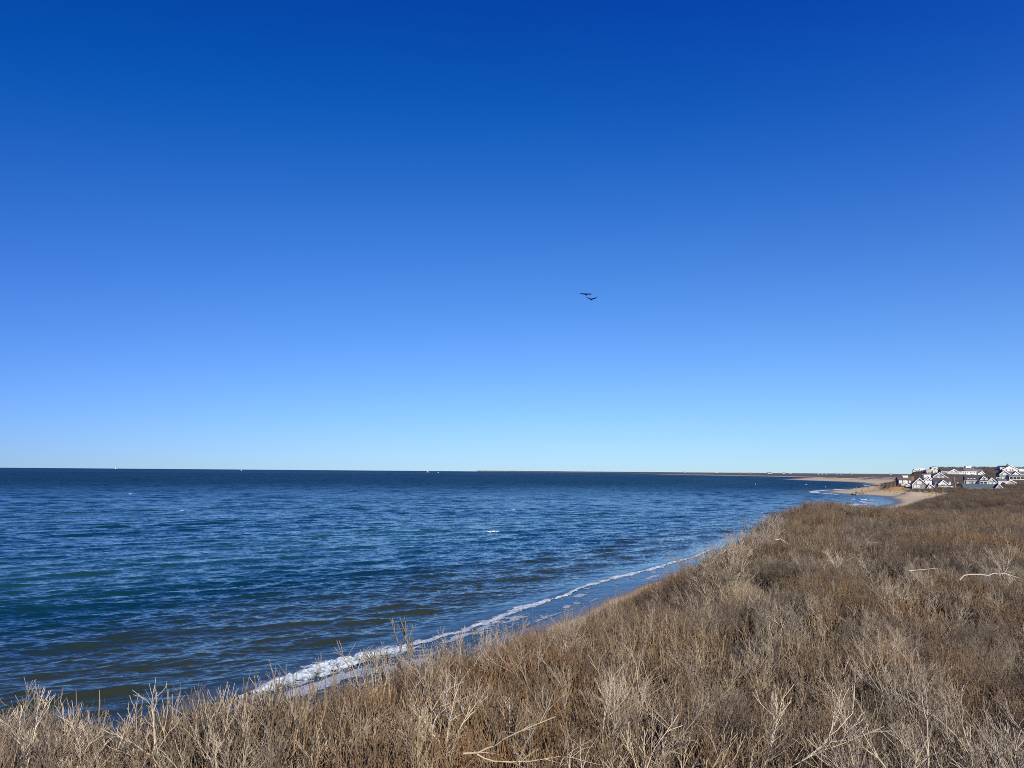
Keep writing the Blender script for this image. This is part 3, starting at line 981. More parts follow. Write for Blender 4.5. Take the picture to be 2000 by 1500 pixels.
# --- low roofs further back
h = House('low_house', 'low dark roofed house with a white eave far back on the ridge', 'roofs', -10)
X, Z = h.X, h.Z
h.hall(X(1921), X(1934), 2, 10, Z(918.2), Z(915.2), WSIDE, ROOFD)
h.hall(X(1933), X(1944), 3, 12, Z(916.8), Z(913.8), WSIDE, ROOFG)
h.hall(X(1943), X(1957), 1, 10, Z(918.8), Z(914.6), WSIDE, ROOFD)
h.gable(X(1931), X(1943), -1, 4, Z(920), Z(917.8), WSIDE, ROOFB)
h.win(X(1924), X(1927), Z(920), Z(918.7), 2, GLASS); h.win(X(1948), X(1951), Z(920.2), Z(919.2), 1, GLASS)
h.done()
# --- house with dormers
h = House('dormer_house', 'grey shingled house with a row of white dormers and a cross gable at each side', 'dormer', -18)
X, Z = h.X, h.Z
h.hall(X(1891), X(1926), 0, 8.5, Z(938.6), Z(929.4), LIGHTSH, ROOFD, yr=4.6)
h.gable(X(1926), X(1941.5), -2.0, 7, Z(941.2), Z(933.2), GREYSH, ROOFC, apex=X(1933.6))
h.gable(X(1911), X(1927), -0.6, 5, Z(942), Z(930.9), GREYSH, ROOFG, apex=X(1920.4), eave2=Z(935.5))
for px in (1895.6, 1900.9, 1906.2):
    h.dormer(X(px), 1.45, 0.9, Z(938.2), Z(933.8), ROOFD)
for px in (1917.2, 1924.5):
    h.dormer(X(px), 1.6, -1.0, Z(938.0), Z(935.0), ROOFD)
MB().prism([(-2.8, Z(940.6)), (-0.55, Z(937.8)), (-0.55, Z(937.3)), (-2.8, Z(940.1))], 'x', X(1911.5), X(1926)).build('porch_roof', ROOFD, h.o)
h.porch(X(1912.5), X(1925.5), 2.5, Z(941.4), 3, None, back=-0.6)
MB().box(X(1914), X(1925), -0.75, -0.58, Z(946), Z(941.5)).build('shade_panel', DARKIN, h.o)  # dark sheet standing for shade at the back of the porch
h.win(X(1898.5), X(1902.5), Z(945.5), Z(940.8), 0, GLASS); h.win(X(1893), X(1895), Z(944), Z(941), 0); h.win(X(1905), X(1907), Z(944), Z(941), 0)
h.win(X(1932), X(1935), Z(938.6), Z(936.0), -2.0); h.win(X(1929.6), X(1932.6), Z(946), Z(941.9), -2.0); h.win(X(1936.2), X(1939.4), Z(946), Z(941.9), -2.0)
h.done()
# --- large house top right
h = House('hilltop_house', 'large white house with a broad gable and tall chimney, highest at the right edge', 'big', -14)
X, Z = h.X, h.Z
h.gable(X(1960), X(1990), 0, 12, Z(917.6), Z(909.6), WSIDE, ROOFG, apex=X(1974.4))
h.hall(X(1960), X(1972), 5, 13, Z(913), Z(910.0), WSIDE, ROOFD)
h.hall(X(1986), X(2012), 2, 11, Z(916.8), Z(913.2), WSIDE, ROOFG)
h.hall(X(1989), X(2006), -1.5, 2, Z(920.2), Z(917.6), WSIDE, WHITE)
h.chimney(X(1972.2), 4, Z(914), Z(905.8), 1.1, BRICKD)
for px in (1966, 1973.5, 1977.2):
    h.win(X(px), X(px + 2.0), Z(919.8), Z(915.6), 0, GLASS)
h.win(X(1983), X(1985.4), Z(920.6), Z(918), 0); h.win(X(1993), X(1996), Z(917.0), Z(915.6), 2, GLASS)
h.done()
# --- twin gables with porch
h = House('twin_gable_house', 'long house of two grey gables joined by a dark columned porch at the right edge', 'twin', -16)
X, Z = h.X, h.Z
h.hall(X(1972), X(2010), 1.5, 10, Z(926.8), Z(921.4), GREYSH, ROOFG)
h.gable(X(1956.5), X(1973.5), 0, 10, Z(926.0), Z(919.4), GREYSH, ROOFG, apex=X(1964.6))
h.gable(X(1977), X(1994), -0.2, 5, Z(928.2), Z(921.0), GREYSH, ROOFG, apex=X(1985))
h.win(X(1962), X(1967), Z(927.4), Z(924.2)); h.win(X(1982), X(1988), Z(927.0), Z(924.4), -0.2)
h.win(X(1960), X(1966), Z(935), Z(932.2), 0)
h.porch(X(1970), X(2008), 3.0, Z(931.6), 7, ROOFG, 1.1, back=-0.2)
MB().box(X(1971), X(2006), -0.34, -0.22, Z(936), Z(931.8)).build('shade_panel', DARKIN, h.o)  # wide dark sheet, the shade under the columned porch put into colour
h.roofwalk(X(1950), X(1956), 0, 3, Z(936), Z(933), 0.4)
h.done()
# --- low house with an arch
h = House('arched_garage', 'low white garage with a dark arched opening under the twin gabled house', 'arch', -16, cat='garage')
X, Z = h.X, h.Z
h.hall(X(1952.5), X(1967), 0, 7, Z(940.2), Z(936.2), WSIDE, ROOFG)
h.gable(X(1966.5), X(1983), 1, 7, Z(942.5), Z(937.6), LIGHTSH, ROOFG, apex=X(1974), eave2=Z(942.8))
m = MB()
arch = [(X(1956.5), -2), (X(1964.5), -2)] + [(X(1960.5) + (X(1964.5) - X(1960.5)) * math.cos(R(a)), Z(944.8) + 1.0 * math.sin(R(a))) for a in range(0, 181, 20)]
m.prism(arch, 'y', -0.06, 0.05).build('shade_panel', DARKIN, h.o)  # flat dark panel standing for the shaded inside of the arch
h.win(X(1978), X(1980), Z(945), Z(943), 1, GLASS)
h.done()
# --- nearest low house with slate roof
h = House('slate_roofed_house', 'low house under a long blue grey roof with one pale gable, nearest of the houses', 'teal', -22)
X, Z = h.X, h.Z
h.hall(X(1888), X(1944), 0, 10, Z(953.3), Z(946.6), CREAM, ROOFT, yr=6.0)
h.gable(X(1940.5), X(1955), -1.5, 8, Z(953.2), Z(945.6), LIGHTSH, ROOFD, apex=X(1946.6), eave2=Z(955.0))
h.hall(X(1952), X(1974), -1.0, 6, Z(959.6), Z(954.6), LIGHTSH, ROOFC, yr=3.0)
h.win(X(1945.4), X(1948.2), Z(952.2), Z(949.0), -1.5, GLASS)
for px in (1898, 1908, 1918, 1928):
    h.win(X(px), X(px + 2.6), Z(956.4), Z(954.2), 0, GLASS)
h.done()

# ------------------------------------------------------------------ poles, pale stones, driftwood, boulders
WOODP = simple_mat('pale_wood', (0.50, 0.43, 0.30), 0.8, 0.2, 3.0)
STONE = simple_mat('boulder_stone', (0.30, 0.24, 0.17), 0.85, 0.35, 2.0, bump=0.6, bscale=3.0)
DRIFT = simple_mat('dark_driftwood', (0.10, 0.08, 0.065), 0.9, 0.3, 2.0)
for px, y0, y1, Y, lbl in ((1865.3, 932.0, 948.5, 530, 'pale wooden pole beside the flared roof house, taller of the two'), (1884.2, 938.0, 952.8, 520, 'pale wooden pole at the left end of the blue grey roof')):
    p = at(px, y1, Y); q = at(px - 0.8, y0, Y)
    hgt = q.z - p.z
    gzv = float(terrain(np.array([p.x]), np.array([p.y]))[0])
    o = tag(empty('utility_pole', (p.x, p.y, gzv)), lbl, 'pole', 'wooden poles before the houses')
    top = q.z - gzv
    MB().cyl(0, 0, -0.6, top, 0.24, 0.19).build('shaft', WOODP, o)
    MB().beam((-0.5, 0, top - 0.5), (0.5, 0, top - 0.5), 0.12, 0.14).build('crossarm', WOODP, o)


def rock_mesh(name, r, seed, squash=0.7):
    bm = bmesh.new()
    bmesh.ops.create_icosphere(bm, subdivisions=2, radius=r)
    rn = random.Random(seed)
    ph = [rn.uniform(0, 6.28) for _ in range(6)]
    for v in bm.verts:
        n = v.co.normalized()
        k = 1 + 0.18 * math.sin(3 * n.x + ph[0]) + 0.15 * math.sin(4 * n.y + ph[1]) + 0.12 * math.sin(5 * n.z + 2 * n.x + ph[2]) + rn.uniform(-.05, .05)
        v.co = Vector((n.x * r * k * 1.2, n.y * r * k, n.z * r * k * squash))
    me = bpy.data.meshes.new(name)
    bm.to_mesh(me); bm.free()
    return me


rocks = [rock_mesh('boulder', 1.0, s) for s in range(5)]
for me in rocks:
    me.materials.append(STONE)
TIPX = np.linspace(0, 1, 17)
for i, f in enumerate(TIPX):
    px = 1667.5 + 25 * f + random.uniform(-.5, .5)
    py = 964.6 - 1.2 * f + random.uniform(-0.7, 0.6)
    d = M3 @ Vector(((px - 1000) / F, -(py - 750) / F, -1))
    p = Vector((0, 0, H)) + d * ((H - 0.8) / -d.z)
    o = bpy.data.objects.new('boulder', rocks[i % 5])
    COL.objects.link(o)
    z = float(terrain(np.array([p.x]), np.array([p.y]))[0])
    sc = random.uniform(0.7, 1.5) * (1.25 - 0.6 * f)
    o.location = (p.x, p.y, max(z, -0.3) + 0.25 * sc); o.scale = (sc, sc, sc); o.rotation_euler = (0, 0, random.uniform(0, 6))
    tag(o, 'brown boulder lying in the row along the tip of the sandy point', 'boulder', 'boulders along the point')
for px, py, Y, lbl in ((1870.2, 942.3, 545, 'pale stone in the scrub between the two wooden poles'), (1876, 953.5, 515, 'pale stone on the scrub left of the shorter pole'), (1880.5, 955, 512, 'flat pale stone below the shorter wooden pole')):
    p = at(px, py, Y)
    z = float(terrain(np.array([p.x]), np.array([p.y]))[0])
    o = link('pale_stone', rock_mesh('pale_stone', 0.6, int(px)), None, [simple_mat('pale_stone', (0.66, 0.62, 0.54), 0.8)])
    o.location = (p.x, p.y, max(z, p.z - 0.5) + 0.15)
    tag(o, lbl, 'stone', 'pale stones in the scrub')


def drop_to_ground(px, py):
    """where the line of sight through a pixel meets the terrain"""
    d = M3 @ Vector(((px - 1000) / F, -(py - 750) / F, -1))
    ks = np.concatenate([np.arange(6, 120, 0.1), np.arange(120, 1500, 1.0)])
    X = d.x * ks; Y = d.y * ks; Zr = H + d.z * ks
    z = np.maximum(terrain(X, Y), 0)
    i = np.argmax(Zr < z)
    return Vector((X[i], Y[i], z[i]))


p = drop_to_ground(1765.5, 964.5)
o = tag(empty('driftwood_log', p, R(-25)), 'dark driftwood log lying on the open sand of the cove', 'log')
MB().cyl(0, 0, 0, 1, 0.01, 0.01).v
lg = MB()
for a, b_, r_ in (((-1.3, 0, .2), (-0.25, .1, .25), .22), ((-0.25, .1, .25), (.7, .05, .2), .2), ((.7, .05, .2), (1.4, -.15, .3), .13)):
    lg.beam(a, b_, r_ * 2, r_ * 1.7)
lg.build('trunk', DRIFT, o)
MB().beam((0.2, 0.05, .2), (.6, .3, .6), .1, .1).build('branch', DRIFT, o)
p = drop_to_ground(1731, 950.5)
o = tag(empty('stump', p), 'dark upturned stump standing on the bank above the sandy point', 'stump')
MB().cyl(0, 0, -0.4, 2.0, 0.9, 0.6, 9).build('trunk', DRIFT, o)
for a in range(0, 360, 60):
    MB().beam((0, 0, 1.7), (1.5 * math.cos(R(a)), 1.2 * math.sin(R(a)), 2.4 + 0.5 * math.sin(a)), .35, .3).build('root', DRIFT, o)

# ------------------------------------------------------------------ far houses on the coast beyond the bay
for i, (px, py, Y, w, hh) in enumerate(((1503, 927.6, 4300, 26, 9), (1506.5, 928.2, 4200, 12, 7), (1531, 928.2, 4200, 16, 8), (1544, 928.6, 4100, 16, 5), (1600, 929.2, 3900, 22, 6),
                                        (1606, 929.4, 3880, 14, 6), (1614, 929.0, 4000, 12, 8), (1634, 928.9, 4100, 10, 8), (1643, 930.0, 3700, 14, 5), (1663, 928.6, 4300, 12, 8),
                                        (1740, 929.4, 4000, 9, 8), (1446, 925.6, 5600, 22, 12), (1400, 926.0, 6200, 26, 11), (1465, 926.8, 4900, 20, 8), (1337, 924.9, 7600, 26, 13))):
    p = at(px, py, Y)
    z = float(terrain(np.array([p.x]), np.array([p.y]))[0])
    o = tag(empty('far_house', (p.x, p.y, max(z, p.z) - 0.5), R(random.uniform(-20, 20))), 'tiny white house on the low far coast across the bay', 'house', 'tiny houses on the far coast')
    w *= 0.75; hh *= 0.75
    e = hh * 0.62
    MB().prism([(0, -4), (9, -4), (9, e), (4.5, hh), (0, e)], 'x', -w / 2, w / 2).build('wall', WSIDE, o)
    MB().prism([(-.4, e - .2), (4.5, hh + .05), (9.4, e - .2), (4.5, hh + .5)], 'x', -w / 2 - .4, w / 2 + .4).build('roof', ROOFG, o)


# ------------------------------------------------------------------ twigs: tubes along polylines
def tube_arrays(paths):
    """paths: (pts Nx3, radii N, sides, tint) -> verts, quads, tint per vertex"""
    V, Q, T = [], [], []
    k = 0
    for pts, rad, n, tint in paths:
        pts = np.asarray(pts, float); N = len(pts)
        d = np.gradient(pts, axis=0)
        d /= np.linalg.norm(d, axis=1)[:, None] + 1e-9
        ref = np.array([0.31, 0.95, 0.05]) if abs(d[0, 1]) < 0.8 else np.array([0.9, 0.1, 0.3])
        a = np.cross(d, ref); a /= np.linalg.norm(a, axis=1)[:, None] + 1e-9
        b_ = np.cross(d, a)
        th = np.arange(n) * 2 * math.pi / n
        ring = pts[:, None, :] + np.asarray(rad)[:, None, None] * (np.cos(th)[None, :, None] * a[:, None, :] + np.sin(th)[None, :, None] * b_[:, None, :])
        V.append(ring.reshape(-1, 3))
        i = np.arange(N - 1)[:, None] * n; j = np.arange(n)[None, :]; j2 = (j + 1) % n
        Q.append((np.stack([i + j, i + j2, i + n + j2, i + n + j], -1).reshape(-1, 4)) + k)
        T.append(np.full(N * n, tint))
        k += N * n
    return np.concatenate(V), np.concatenate(Q), np.concatenate(T)


def unit(v_):
    return v_ / (np.linalg.norm(v_) + 1e-9)


def stem_clump(rg, n=46, rad=0.36, hmin=0.85, hmax=1.45, r0=0.0048, lean=0.16):
    P = []
    for _ in range(n):
        a = rg.uniform(0, 6.283); q = rad * math.sqrt(rg.uniform(0, 1))
        base = np.array([q * math.cos(a), q * math.sin(a), -0.08])
        hh = rg.uniform(hmin, hmax)
        d = unit(np.array([rg.normal(0, lean), rg.normal(0, lean), 1.0]))
        pts = [base]
        for s in range(4):
            d = unit(d + np.array([rg.normal(0, .06), rg.normal(0, .06), 0.03]))
            pts.append(pts[-1] + d * hh / 4)
        r = r0 * rg.uniform(0.7, 1.4)
        tint = rg.uniform(0.0, 1.0) ** 1.5
        P.append((pts, [r, r * .9, r * .75, r * .55, r * .3], 3, tint))
        for _ in range(rg.integers(1, 4)):
            u = rg.uniform(0.4, 0.95) * 4
            i = min(int(u), 3); f = u - i
            p = pts[i] * (1 - f) + pts[i + 1] * f
            dd = unit(pts[i + 1] - pts[i])
            dd = unit(dd + np.array([rg.normal(0, .42), rg.normal(0, .42), 0.15]))
            L = rg.uniform(0.16, 0.46)
            m = p + dd * L * .5
            e = m + unit(dd + np.array([rg.normal(0, .2), rg.normal(0, .2), .25])) * L * .5
            P.append(([p, m, e], [r * .66, r * .5, r * .28], 3, tint))
    return P


def grow(rg, p, d, L, r, depth, tint, P, split=(2, 4), spread=0.55, up=0.25, ratio=0.72, rmin=0.0022):
    nseg = 3
    pts = [p]
    for s in range(nseg):
        d = unit(d + np.array([rg.normal(0, .13), rg.normal(0, .13), rg.normal(0.02, .08)]))
        pts.append(pts[-1] + d * L / nseg)
    re = max(r * 0.68, rmin)
    P.append((pts, list(np.linspace(r, re, nseg + 1)), 5 if r > 0.012 else (4 if r > 0.006 else 3), tint))
    if depth == 0:
        return
    for k in range(rg.integers(*split)):
        dd = unit(d + np.array([rg.normal(0, spread), rg.normal(0, spread), rg.normal(up, .25)]))
        grow(rg, pts[-1], dd, L * ratio * rg.uniform(.75, 1.2), re * rg.uniform(.7, .95), depth - 1, tint, P, split, spread, up, ratio, rmin)
    if depth <= 3:
        for k in range(rg.integers(2, 5)):
            i = rg.integers(1, nseg)
            dd = unit(d + np.array([rg.normal(0, .7), rg.normal(0, .7), rg.normal(.3, .3)]))
            l2 = L * rg.uniform(.35, .7)
            a_ = pts[i]; m_ = a_ + dd * l2 * .5; e_ = m_ + unit(dd + np.array([rg.normal(0, .25), rg.normal(0, .25), .3])) * l2 * .5
            P.append(([a_, m_, e_], [re * .5, re * .38, rmin * .6], 3, tint))


def shrub_paths(rg, stems=3, L=0.48, r=0.016, depth=4, spread=0.5, lean=0.35, up=0.25, split=(2, 4), ratio=0.72, rmin=0.0025):
    P = []
    for s in range(stems):
        a = 6.283 * s / stems + rg.uniform(-.5, .5)
        base = np.array([0.10 * math.cos(a), 0.10 * math.sin(a), -0.1])
        d = unit(np.array([lean * math.cos(a), lean * math.sin(a), 1.0]))
        grow(rg, base, d, L * rg.uniform(.8, 1.2), r * rg.uniform(.75, 1.15), depth, rg.uniform(0, 1), P, split, spread, up, ratio, rmin)
    return P


def twig_mat(name, cols, patch=None, rough=0.75):
    """per-stem tone from the mesh, per-plant tone from the object, drifts of tone over the ground"""
    m, t, b = new_mat(name)
    at_ = nd(t, 'ShaderNodeAttribute', attribute_name='tint')
    oi = nd(t, 'ShaderNodeObjectInfo')
    c = mixc(t, at_.outputs['Fac'], cols[0], cols[1])
    c = mixc(t, fmath(t, 'MULTIPLY', oi.outputs['Random'], 0.4), c, cols[2])
    sc_ = nd(t, 'ShaderNodeMapRange')
    t.links.new(fmath(t, 'FRACT', fmath(t, 'MULTIPLY', oi.outputs['Random'], 7.13)), sc_.inputs[0])
    sc_.inputs[3].default_value, sc_.inputs[4].default_value = 0.52, 1.45
    c = vmath(t, 'SCALE', c)
    t.links.new(sc_.outputs[0], c.node.inputs['Scale'])
    if patch:
        geo = nd(t, 'ShaderNodeNewGeometry')
        n1 = ramp(t, noise_fac(t, 0.16, 4, geo.outputs['Position']).outputs[0], (0.46, 0.66))
        c = mixc(t, fmath(t, 'MULTIPLY', n1, 0.8), c, patch)
        n2 = ramp(t, noise_fac(t, 0.45, 4, geo.outputs['Position']).outputs[0], (0.3, 0.75))
        c = mixc(t, fmath(t, 'MULTIPLY', n2, 0.5), c, mixc(t, 1.0, c, (0.55, 0.52, 0.5), 'MULTIPLY'))
    n3 = ramp(t, noise_fac(t, 22.0, 3).outputs[0], (0.35, 0.65))
    c = mixc(t, fmath(t, 'MULTIPLY', n3, 0.4), c, mixc(t, 1.0, c, (1.5, 1.5, 1.5), 'MULTIPLY'))
    t.links.new(c, b.inputs['Base Color'])
    b.inputs['Roughness'].default_value = rough
    b.inputs['Specular IOR Level'].default_value = 0.25
    return m


BRUSHM = twig_mat('brush_stems', ((0.108, 0.077, 0.047), (0.51, 0.385, 0.225), (0.225, 0.18, 0.122)), (0.30, 0.175, 0.08))
GREYB = twig_mat('grey_twigs', ((0.155, 0.124, 0.086), (0.45, 0.37, 0.265), (0.215, 0.175, 0.125)), (0.25, 0.16, 0.09))
GREYM = twig_mat('grey_bark', ((0.40, 0.33, 0.23), (0.58, 0.49, 0.35), (0.33, 0.27, 0.19)))
PALEM = twig_mat('pale_bark', ((0.38, 0.305, 0.19), (0.50, 0.41, 0.27), (0.36, 0.29, 0.19)))
GRASSM = twig_mat('dry_grass', ((0.40, 0.31, 0.17), (0.52, 0.41, 0.23), (0.38, 0.30, 0.18)))
BLEACH = twig_mat('bleached_wood', ((0.42, 0.35, 0.255), (0.52, 0.44, 0.33), (0.42, 0.355, 0.27)))


def paths_mesh(name, P, mat):
    V, Q, T = tube_arrays(P)
    me = np_mesh(name, V, Q, True)
    fattr(me, 'tint', T)
    me.materials.append(mat)
    return me


def proto_collection(name, meshes):
    c = bpy.data.collections.new(name)
    for i, me in enumerate(meshes):
        c.objects.link(bpy.data.objects.new('%s_%02d' % (name, i), me))
    return c


def scatter(name, label, coll, pts, rot, scl, pick):
    me = bpy.data.meshes.new(name)
    pts = np.asarray(pts, np.float32)
    me.vertices.add(len(pts))
    me.vertices.foreach_set('co', pts.ravel())
    a = me.attributes.new('rot', 'FLOAT_VECTOR', 'POINT'); a.data.foreach_set('vector', np.asarray(rot, np.float32).ravel())
    a = me.attributes.new('scl', 'FLOAT_VECTOR', 'POINT'); a.data.foreach_set('vector', np.asarray(scl, np.float32).ravel())
    a = me.attributes.new('pick', 'INT', 'POINT'); a.data.foreach_set('value', np.asarray(pick, np.int32))
    o = link(name, me)
    ng = bpy.data.node_groups.new(name, 'GeometryNodeTree')
    ng.interface.new_socket(name='Geometry', in_out='INPUT', socket_type='NodeSocketGeometry')
    ng.interface.new_socket(name='Geometry', in_out='OUTPUT', socket_type='NodeSocketGeometry')
    gi = ng.nodes.new('NodeGroupInput'); go = ng.nodes.new('NodeGroupOutput')
    ip = ng.nodes.new('GeometryNodeInstanceOnPoints')
    ci = ng.nodes.new('GeometryNodeCollectionInfo')
    ci.inputs[0].default_value = coll
    ci.inputs[1].default_value = True
    ci.inputs[2].default_value = True
    ip.inputs['Pick Instance'].default_value = True

    def named(nm, ty):
        n = ng.nodes.new('GeometryNodeInputNamedAttribute')
        n.data_type = ty
        n.inputs[0].default_value = nm
        return n.outputs[0]
    ng.links.new(gi.outputs[0], ip.inputs['Points'])
    ng.links.new(ci.outputs[0], ip.inputs['Instance'])
    ng.links.new(named('pick', 'INT'), ip.inputs['Instance Index'])
    e2r = ng.nodes.new('FunctionNodeEulerToRotation')
    ng.links.new(named('rot', 'FLOAT_VECTOR'), e2r.inputs[0])
    ng.links.new(e2r.outputs[0], ip.inputs['Rotation'])
    ng.links.new(named('scl', 'FLOAT_VECTOR'), ip.inputs['Scale'])
    ng.links.new(ip.outputs[0], go.inputs[0])
    md = o.modifiers.new('scatter', 'NODES')
    md.node_group = ng
    return tag(o, label, kind='stuff')


def spread(y0, y1, u0, u1, per_m2, seed):
    """random ground points between two distances and two bearings (u = x / y)"""
    rg = np.random.default_rng(seed)
    area = (y1 ** 2 - y0 ** 2) / 2 * (u1 - u0)
    n = int(area * per_m2)
    y = np.sqrt(rg.uniform(y0 ** 2, y1 ** 2, n)); x = y * rg.uniform(u0, u1, n)
    z, s = terrain(x, y, True)
    return rg, x, y, z, s


BR = np.random.default_rng(101)
brush_protos = [paths_mesh('brush_clump', stem_clump(np.random.default_rng(200 + i), BR.integers(18, 26), BR.uniform(.40, .52), .75, 1.50, .0118, .15), BRUSHM) for i in range(7)]
brush_protos += [paths_mesh('twig_clump', shrub_paths(np.random.default_rng(300 + i), 3, 0.46, 0.019, 4, 0.45, 0.4, rmin=.0036), GREYB) for i in range(5)]
HILLM = twig_mat('hill_twigs', ((0.10, 0.078, 0.055), (0.27, 0.21, 0.145), (0.15, 0.12, 0.088)), (0.20, 0.13, 0.075))
brush_far = [paths_mesh('far_clump', stem_clump(np.random.default_rng(230 + i), 40, .5, .9, 1.5, 0.012, .3), HILLM) for i in range(4)]
brush_far += [paths_mesh('far_twig', shrub_paths(np.random.default_rng(330 + i), 5, 0.42, 0.02, 3, 0.5, 0.5), HILLM) for i in range(4)]
grass_protos = [paths_mesh('grass_clump', stem_clump(np.random.default_rng(260 + i), 60, .3, .5, .95, 0.0042, .22), GRASSM) for i in range(4)]
C_BRUSH = proto_collection('brush_kind', brush_protos)
C_FAR = proto_collection('far_brush_kind', brush_far)
C_GRASS = proto_collection('grass_kind', grass_protos)


def lay(name, label, coll, npick, parts, weights=None, seed=1, vary=0.25):
    P, Rt, Sc, Pk = [], [], [], []
    for (y0, y1, u0, u1, dens, smin, smax, size, sd, keepf) in parts:
        rg, x, y, z, s = spread(y0, y1, u0, u1, dens, sd)
        k = (s > smin) & (s < smax)
        if keepf is not None:
            k &= keepf(x, y, z, s, rg)
        x, y, z = x[k], y[k], z[k]
        n = len(x)
        P.append(np.stack([x, y, z], -1))
        Rt.append(np.stack([rg.normal(0, .10, n), rg.normal(0, .10, n), rg.uniform(0, 6.283, n)], -1))
        hv = size * (1 + 0.22 * fbm(x / 1.8, y / 1.8, 79, 2) + vary * fbm(x / 5, y / 5, 77, 3) + rg.normal(0, .12, n))
        wv = size * rg.uniform(.85, 1.25, n)
        Sc.append(np.stack([wv, wv, hv], -1))
        base = fbm(x / 6.5, y / 6.5, 78, 3)
        if weights is None:
            Pk.append(rg.integers(0, npick, n))
        else:
            a, b_ = weights
            grey = base + rg.normal(0, .3, n) > -0.05
            Pk.append(np.where(grey, a + rg.integers(0, b_, n), rg.integers(0, a, n)))
    P = np.concatenate(P)
    print(name, len(P))
    return scatter(name, label, coll, P, np.concatenate(Rt), np.concatenate(Sc), np.concatenate(Pk))


def thin_edge(x, y, z, s, rg):
    """sparser on the steep sea face, none on the bare sand"""
    gw = 1.5 + y / 22
    gap = fbm(x / gw, y / gw, 88, 3) + 0.5 * fbm(x / 7, y / 7, 89, 2)
    return (rg.uniform(0, 1, len(x)) < np.interp(s, [12, 17, 22, 27], [0.12, 0.5, 0.9, 1.0])) & (gap > -0.28 + rg.normal(0, .08, len(x)))


def not_built(x, y, z, s, rg):
    k = np.ones(len(x), bool)
    for px, py, pz, pr in PADS:
        k &= ((x - px) ** 2 + (y - py) ** 2) > (pr * 1.05) ** 2
    bwv = np.interp(y, BW_Y, BW); ctv = np.interp(y, CT_Y, CT)
    return k & (s > bwv + 0.35 * (ctv - bwv))


lay('brush', 'dense leafless brown brush covering the top of the bluff', C_BRUSH, 12, [
    (6.5, 24, -0.85, 0.85, 4.2, 12, 999, 1.0, 1, thin_edge), (24, 48, -0.3, 0.80, 3.4, 12, 999, 1.05, 2, thin_edge), (48, 118, 0.0, 0.74, 2.2, 12, 999, 1.2, 3, thin_edge)], (7, 5))
lay('scrub', 'taller mounds of bare twiggy scrub farther along the bluff', C_FAR, 8, [
    (42, 80, 0.12, 0.74, 0.16, 18, 999, 1.15, 41, None), (80, 116, 0.22, 0.74, 0.22, 16, 999, 1.2, 42, None)], (0, 8) if False else None, vary=0.35)
lay('hill_brush', 'dark bare scrub covering the hill before and between the houses', C_FAR, 8, [
    (116, 290, 0.3, 0.72, 0.75, 17, 999, 1.25, 4, None), (290, 520, 0.45, 0.70, 0.26, 30, 999, 1.2, 5, not_built), (520, 640, 0.45, 0.70, 0.20, 30, 999, 0.7, 6, not_built), (640, 735, 0.45, 0.70, 0.22, 22, 999, 0.6, 16, not_built), (735, 900, 0.45, 0.70, 0.16, 30, 999, 0.9, 26, not_built)], (4, 4))
lay('dune_grass', 'straw coloured grass along the brow and sea face of the bluff', C_GRASS, 4, [
    (34, 130, 0.1, 0.62, 4.0, 13, 32, 1.0, 7, lambda x, y, z, s, rg: rg.uniform(0, 1, len(x)) < 0.85 * np.exp(-((s - 22) / 6) ** 2) * np.interp(y, [34, 40, 80, 120], [0.3, 1, 1, 0.5])),
    (330, 620, 0.42, 0.56, 0.06, 25, 90, 1.2, 8, None)])

# ------------------------------------------------------------------ single shrubs standing out of the brush
shrub_meshes = []
SR = np.random.default_rng(9)
for i in range(9):
    P = shrub_paths(np.random.default_rng(500 + i), int(SR.integers(1, 4)), SR.uniform(.52, .68), SR.uniform(.020, .031), 4, SR.uniform(.35, .52), SR.uniform(.15, .45), rmin=.0028)
    shrub_meshes.append(paths_mesh('bare_shrub', P, GREYM))
sg = np.random.default_rng(77)
n_sh = 0
while n_sh < 285:
    y = sg.uniform(9.5 ** 1.5, 45 ** 1.5) ** (1 / 1.5); x = y * sg.uniform(-0.6, 0.72)
    z, s = terrain(np.array([x]), np.array([y]), True)
    if s[0] < 21.5:
        continue
    o = bpy.data.objects.new('bare_shrub', shrub_meshes[n_sh % 9])
    COL.objects.link(o)
    k = sg.uniform(.8, 1.15)
    o.location = (x, y, z[0] - 0.05); o.scale = (k, k, k * sg.uniform(.9, 1.1)); o.rotation_euler = (sg.normal(0, .08), sg.normal(0, .08), sg.uniform(0, 6.28))
    tag(o, 'leafless grey forked shrub standing a little above the brown brush', 'shrub', 'grey forked shrubs among the brush')
    n_sh += 1


def special(px, py, top, seed, mat, label, name='bare_shrub', Y=None, tilt=(0, 0), **kw):
    """a shrub rooted where the pixel meets the ground (or at distance Y), scaled to a height"""
    if Y is None:
        p = drop_to_ground(px, py)
    else:
        p = at(px, py, Y)
        p.z = float(terrain(np.array([p.x]), np.array([p.y]))[0])
    height = at(px, top, p.y).z - p.z
    kw.setdefault('rmin', 0.0042)
    P = shrub_paths(np.random.default_rng(seed), **kw)
    me = paths_mesh(name, P, mat)
    zs = np.empty(len(me.vertices) * 3); me.vertices.foreach_get('co', zs)
    k = height / zs[2::3].max()
    o = bpy.data.objects.new(name, me)
    COL.objects.link(o)
    o.location = p - Vector((0, 0, 0.05)); o.scale = (k, k, k); o.rotation_euler = (tilt[0], tilt[1], 0)
    return tag(o, label, 'shrub')


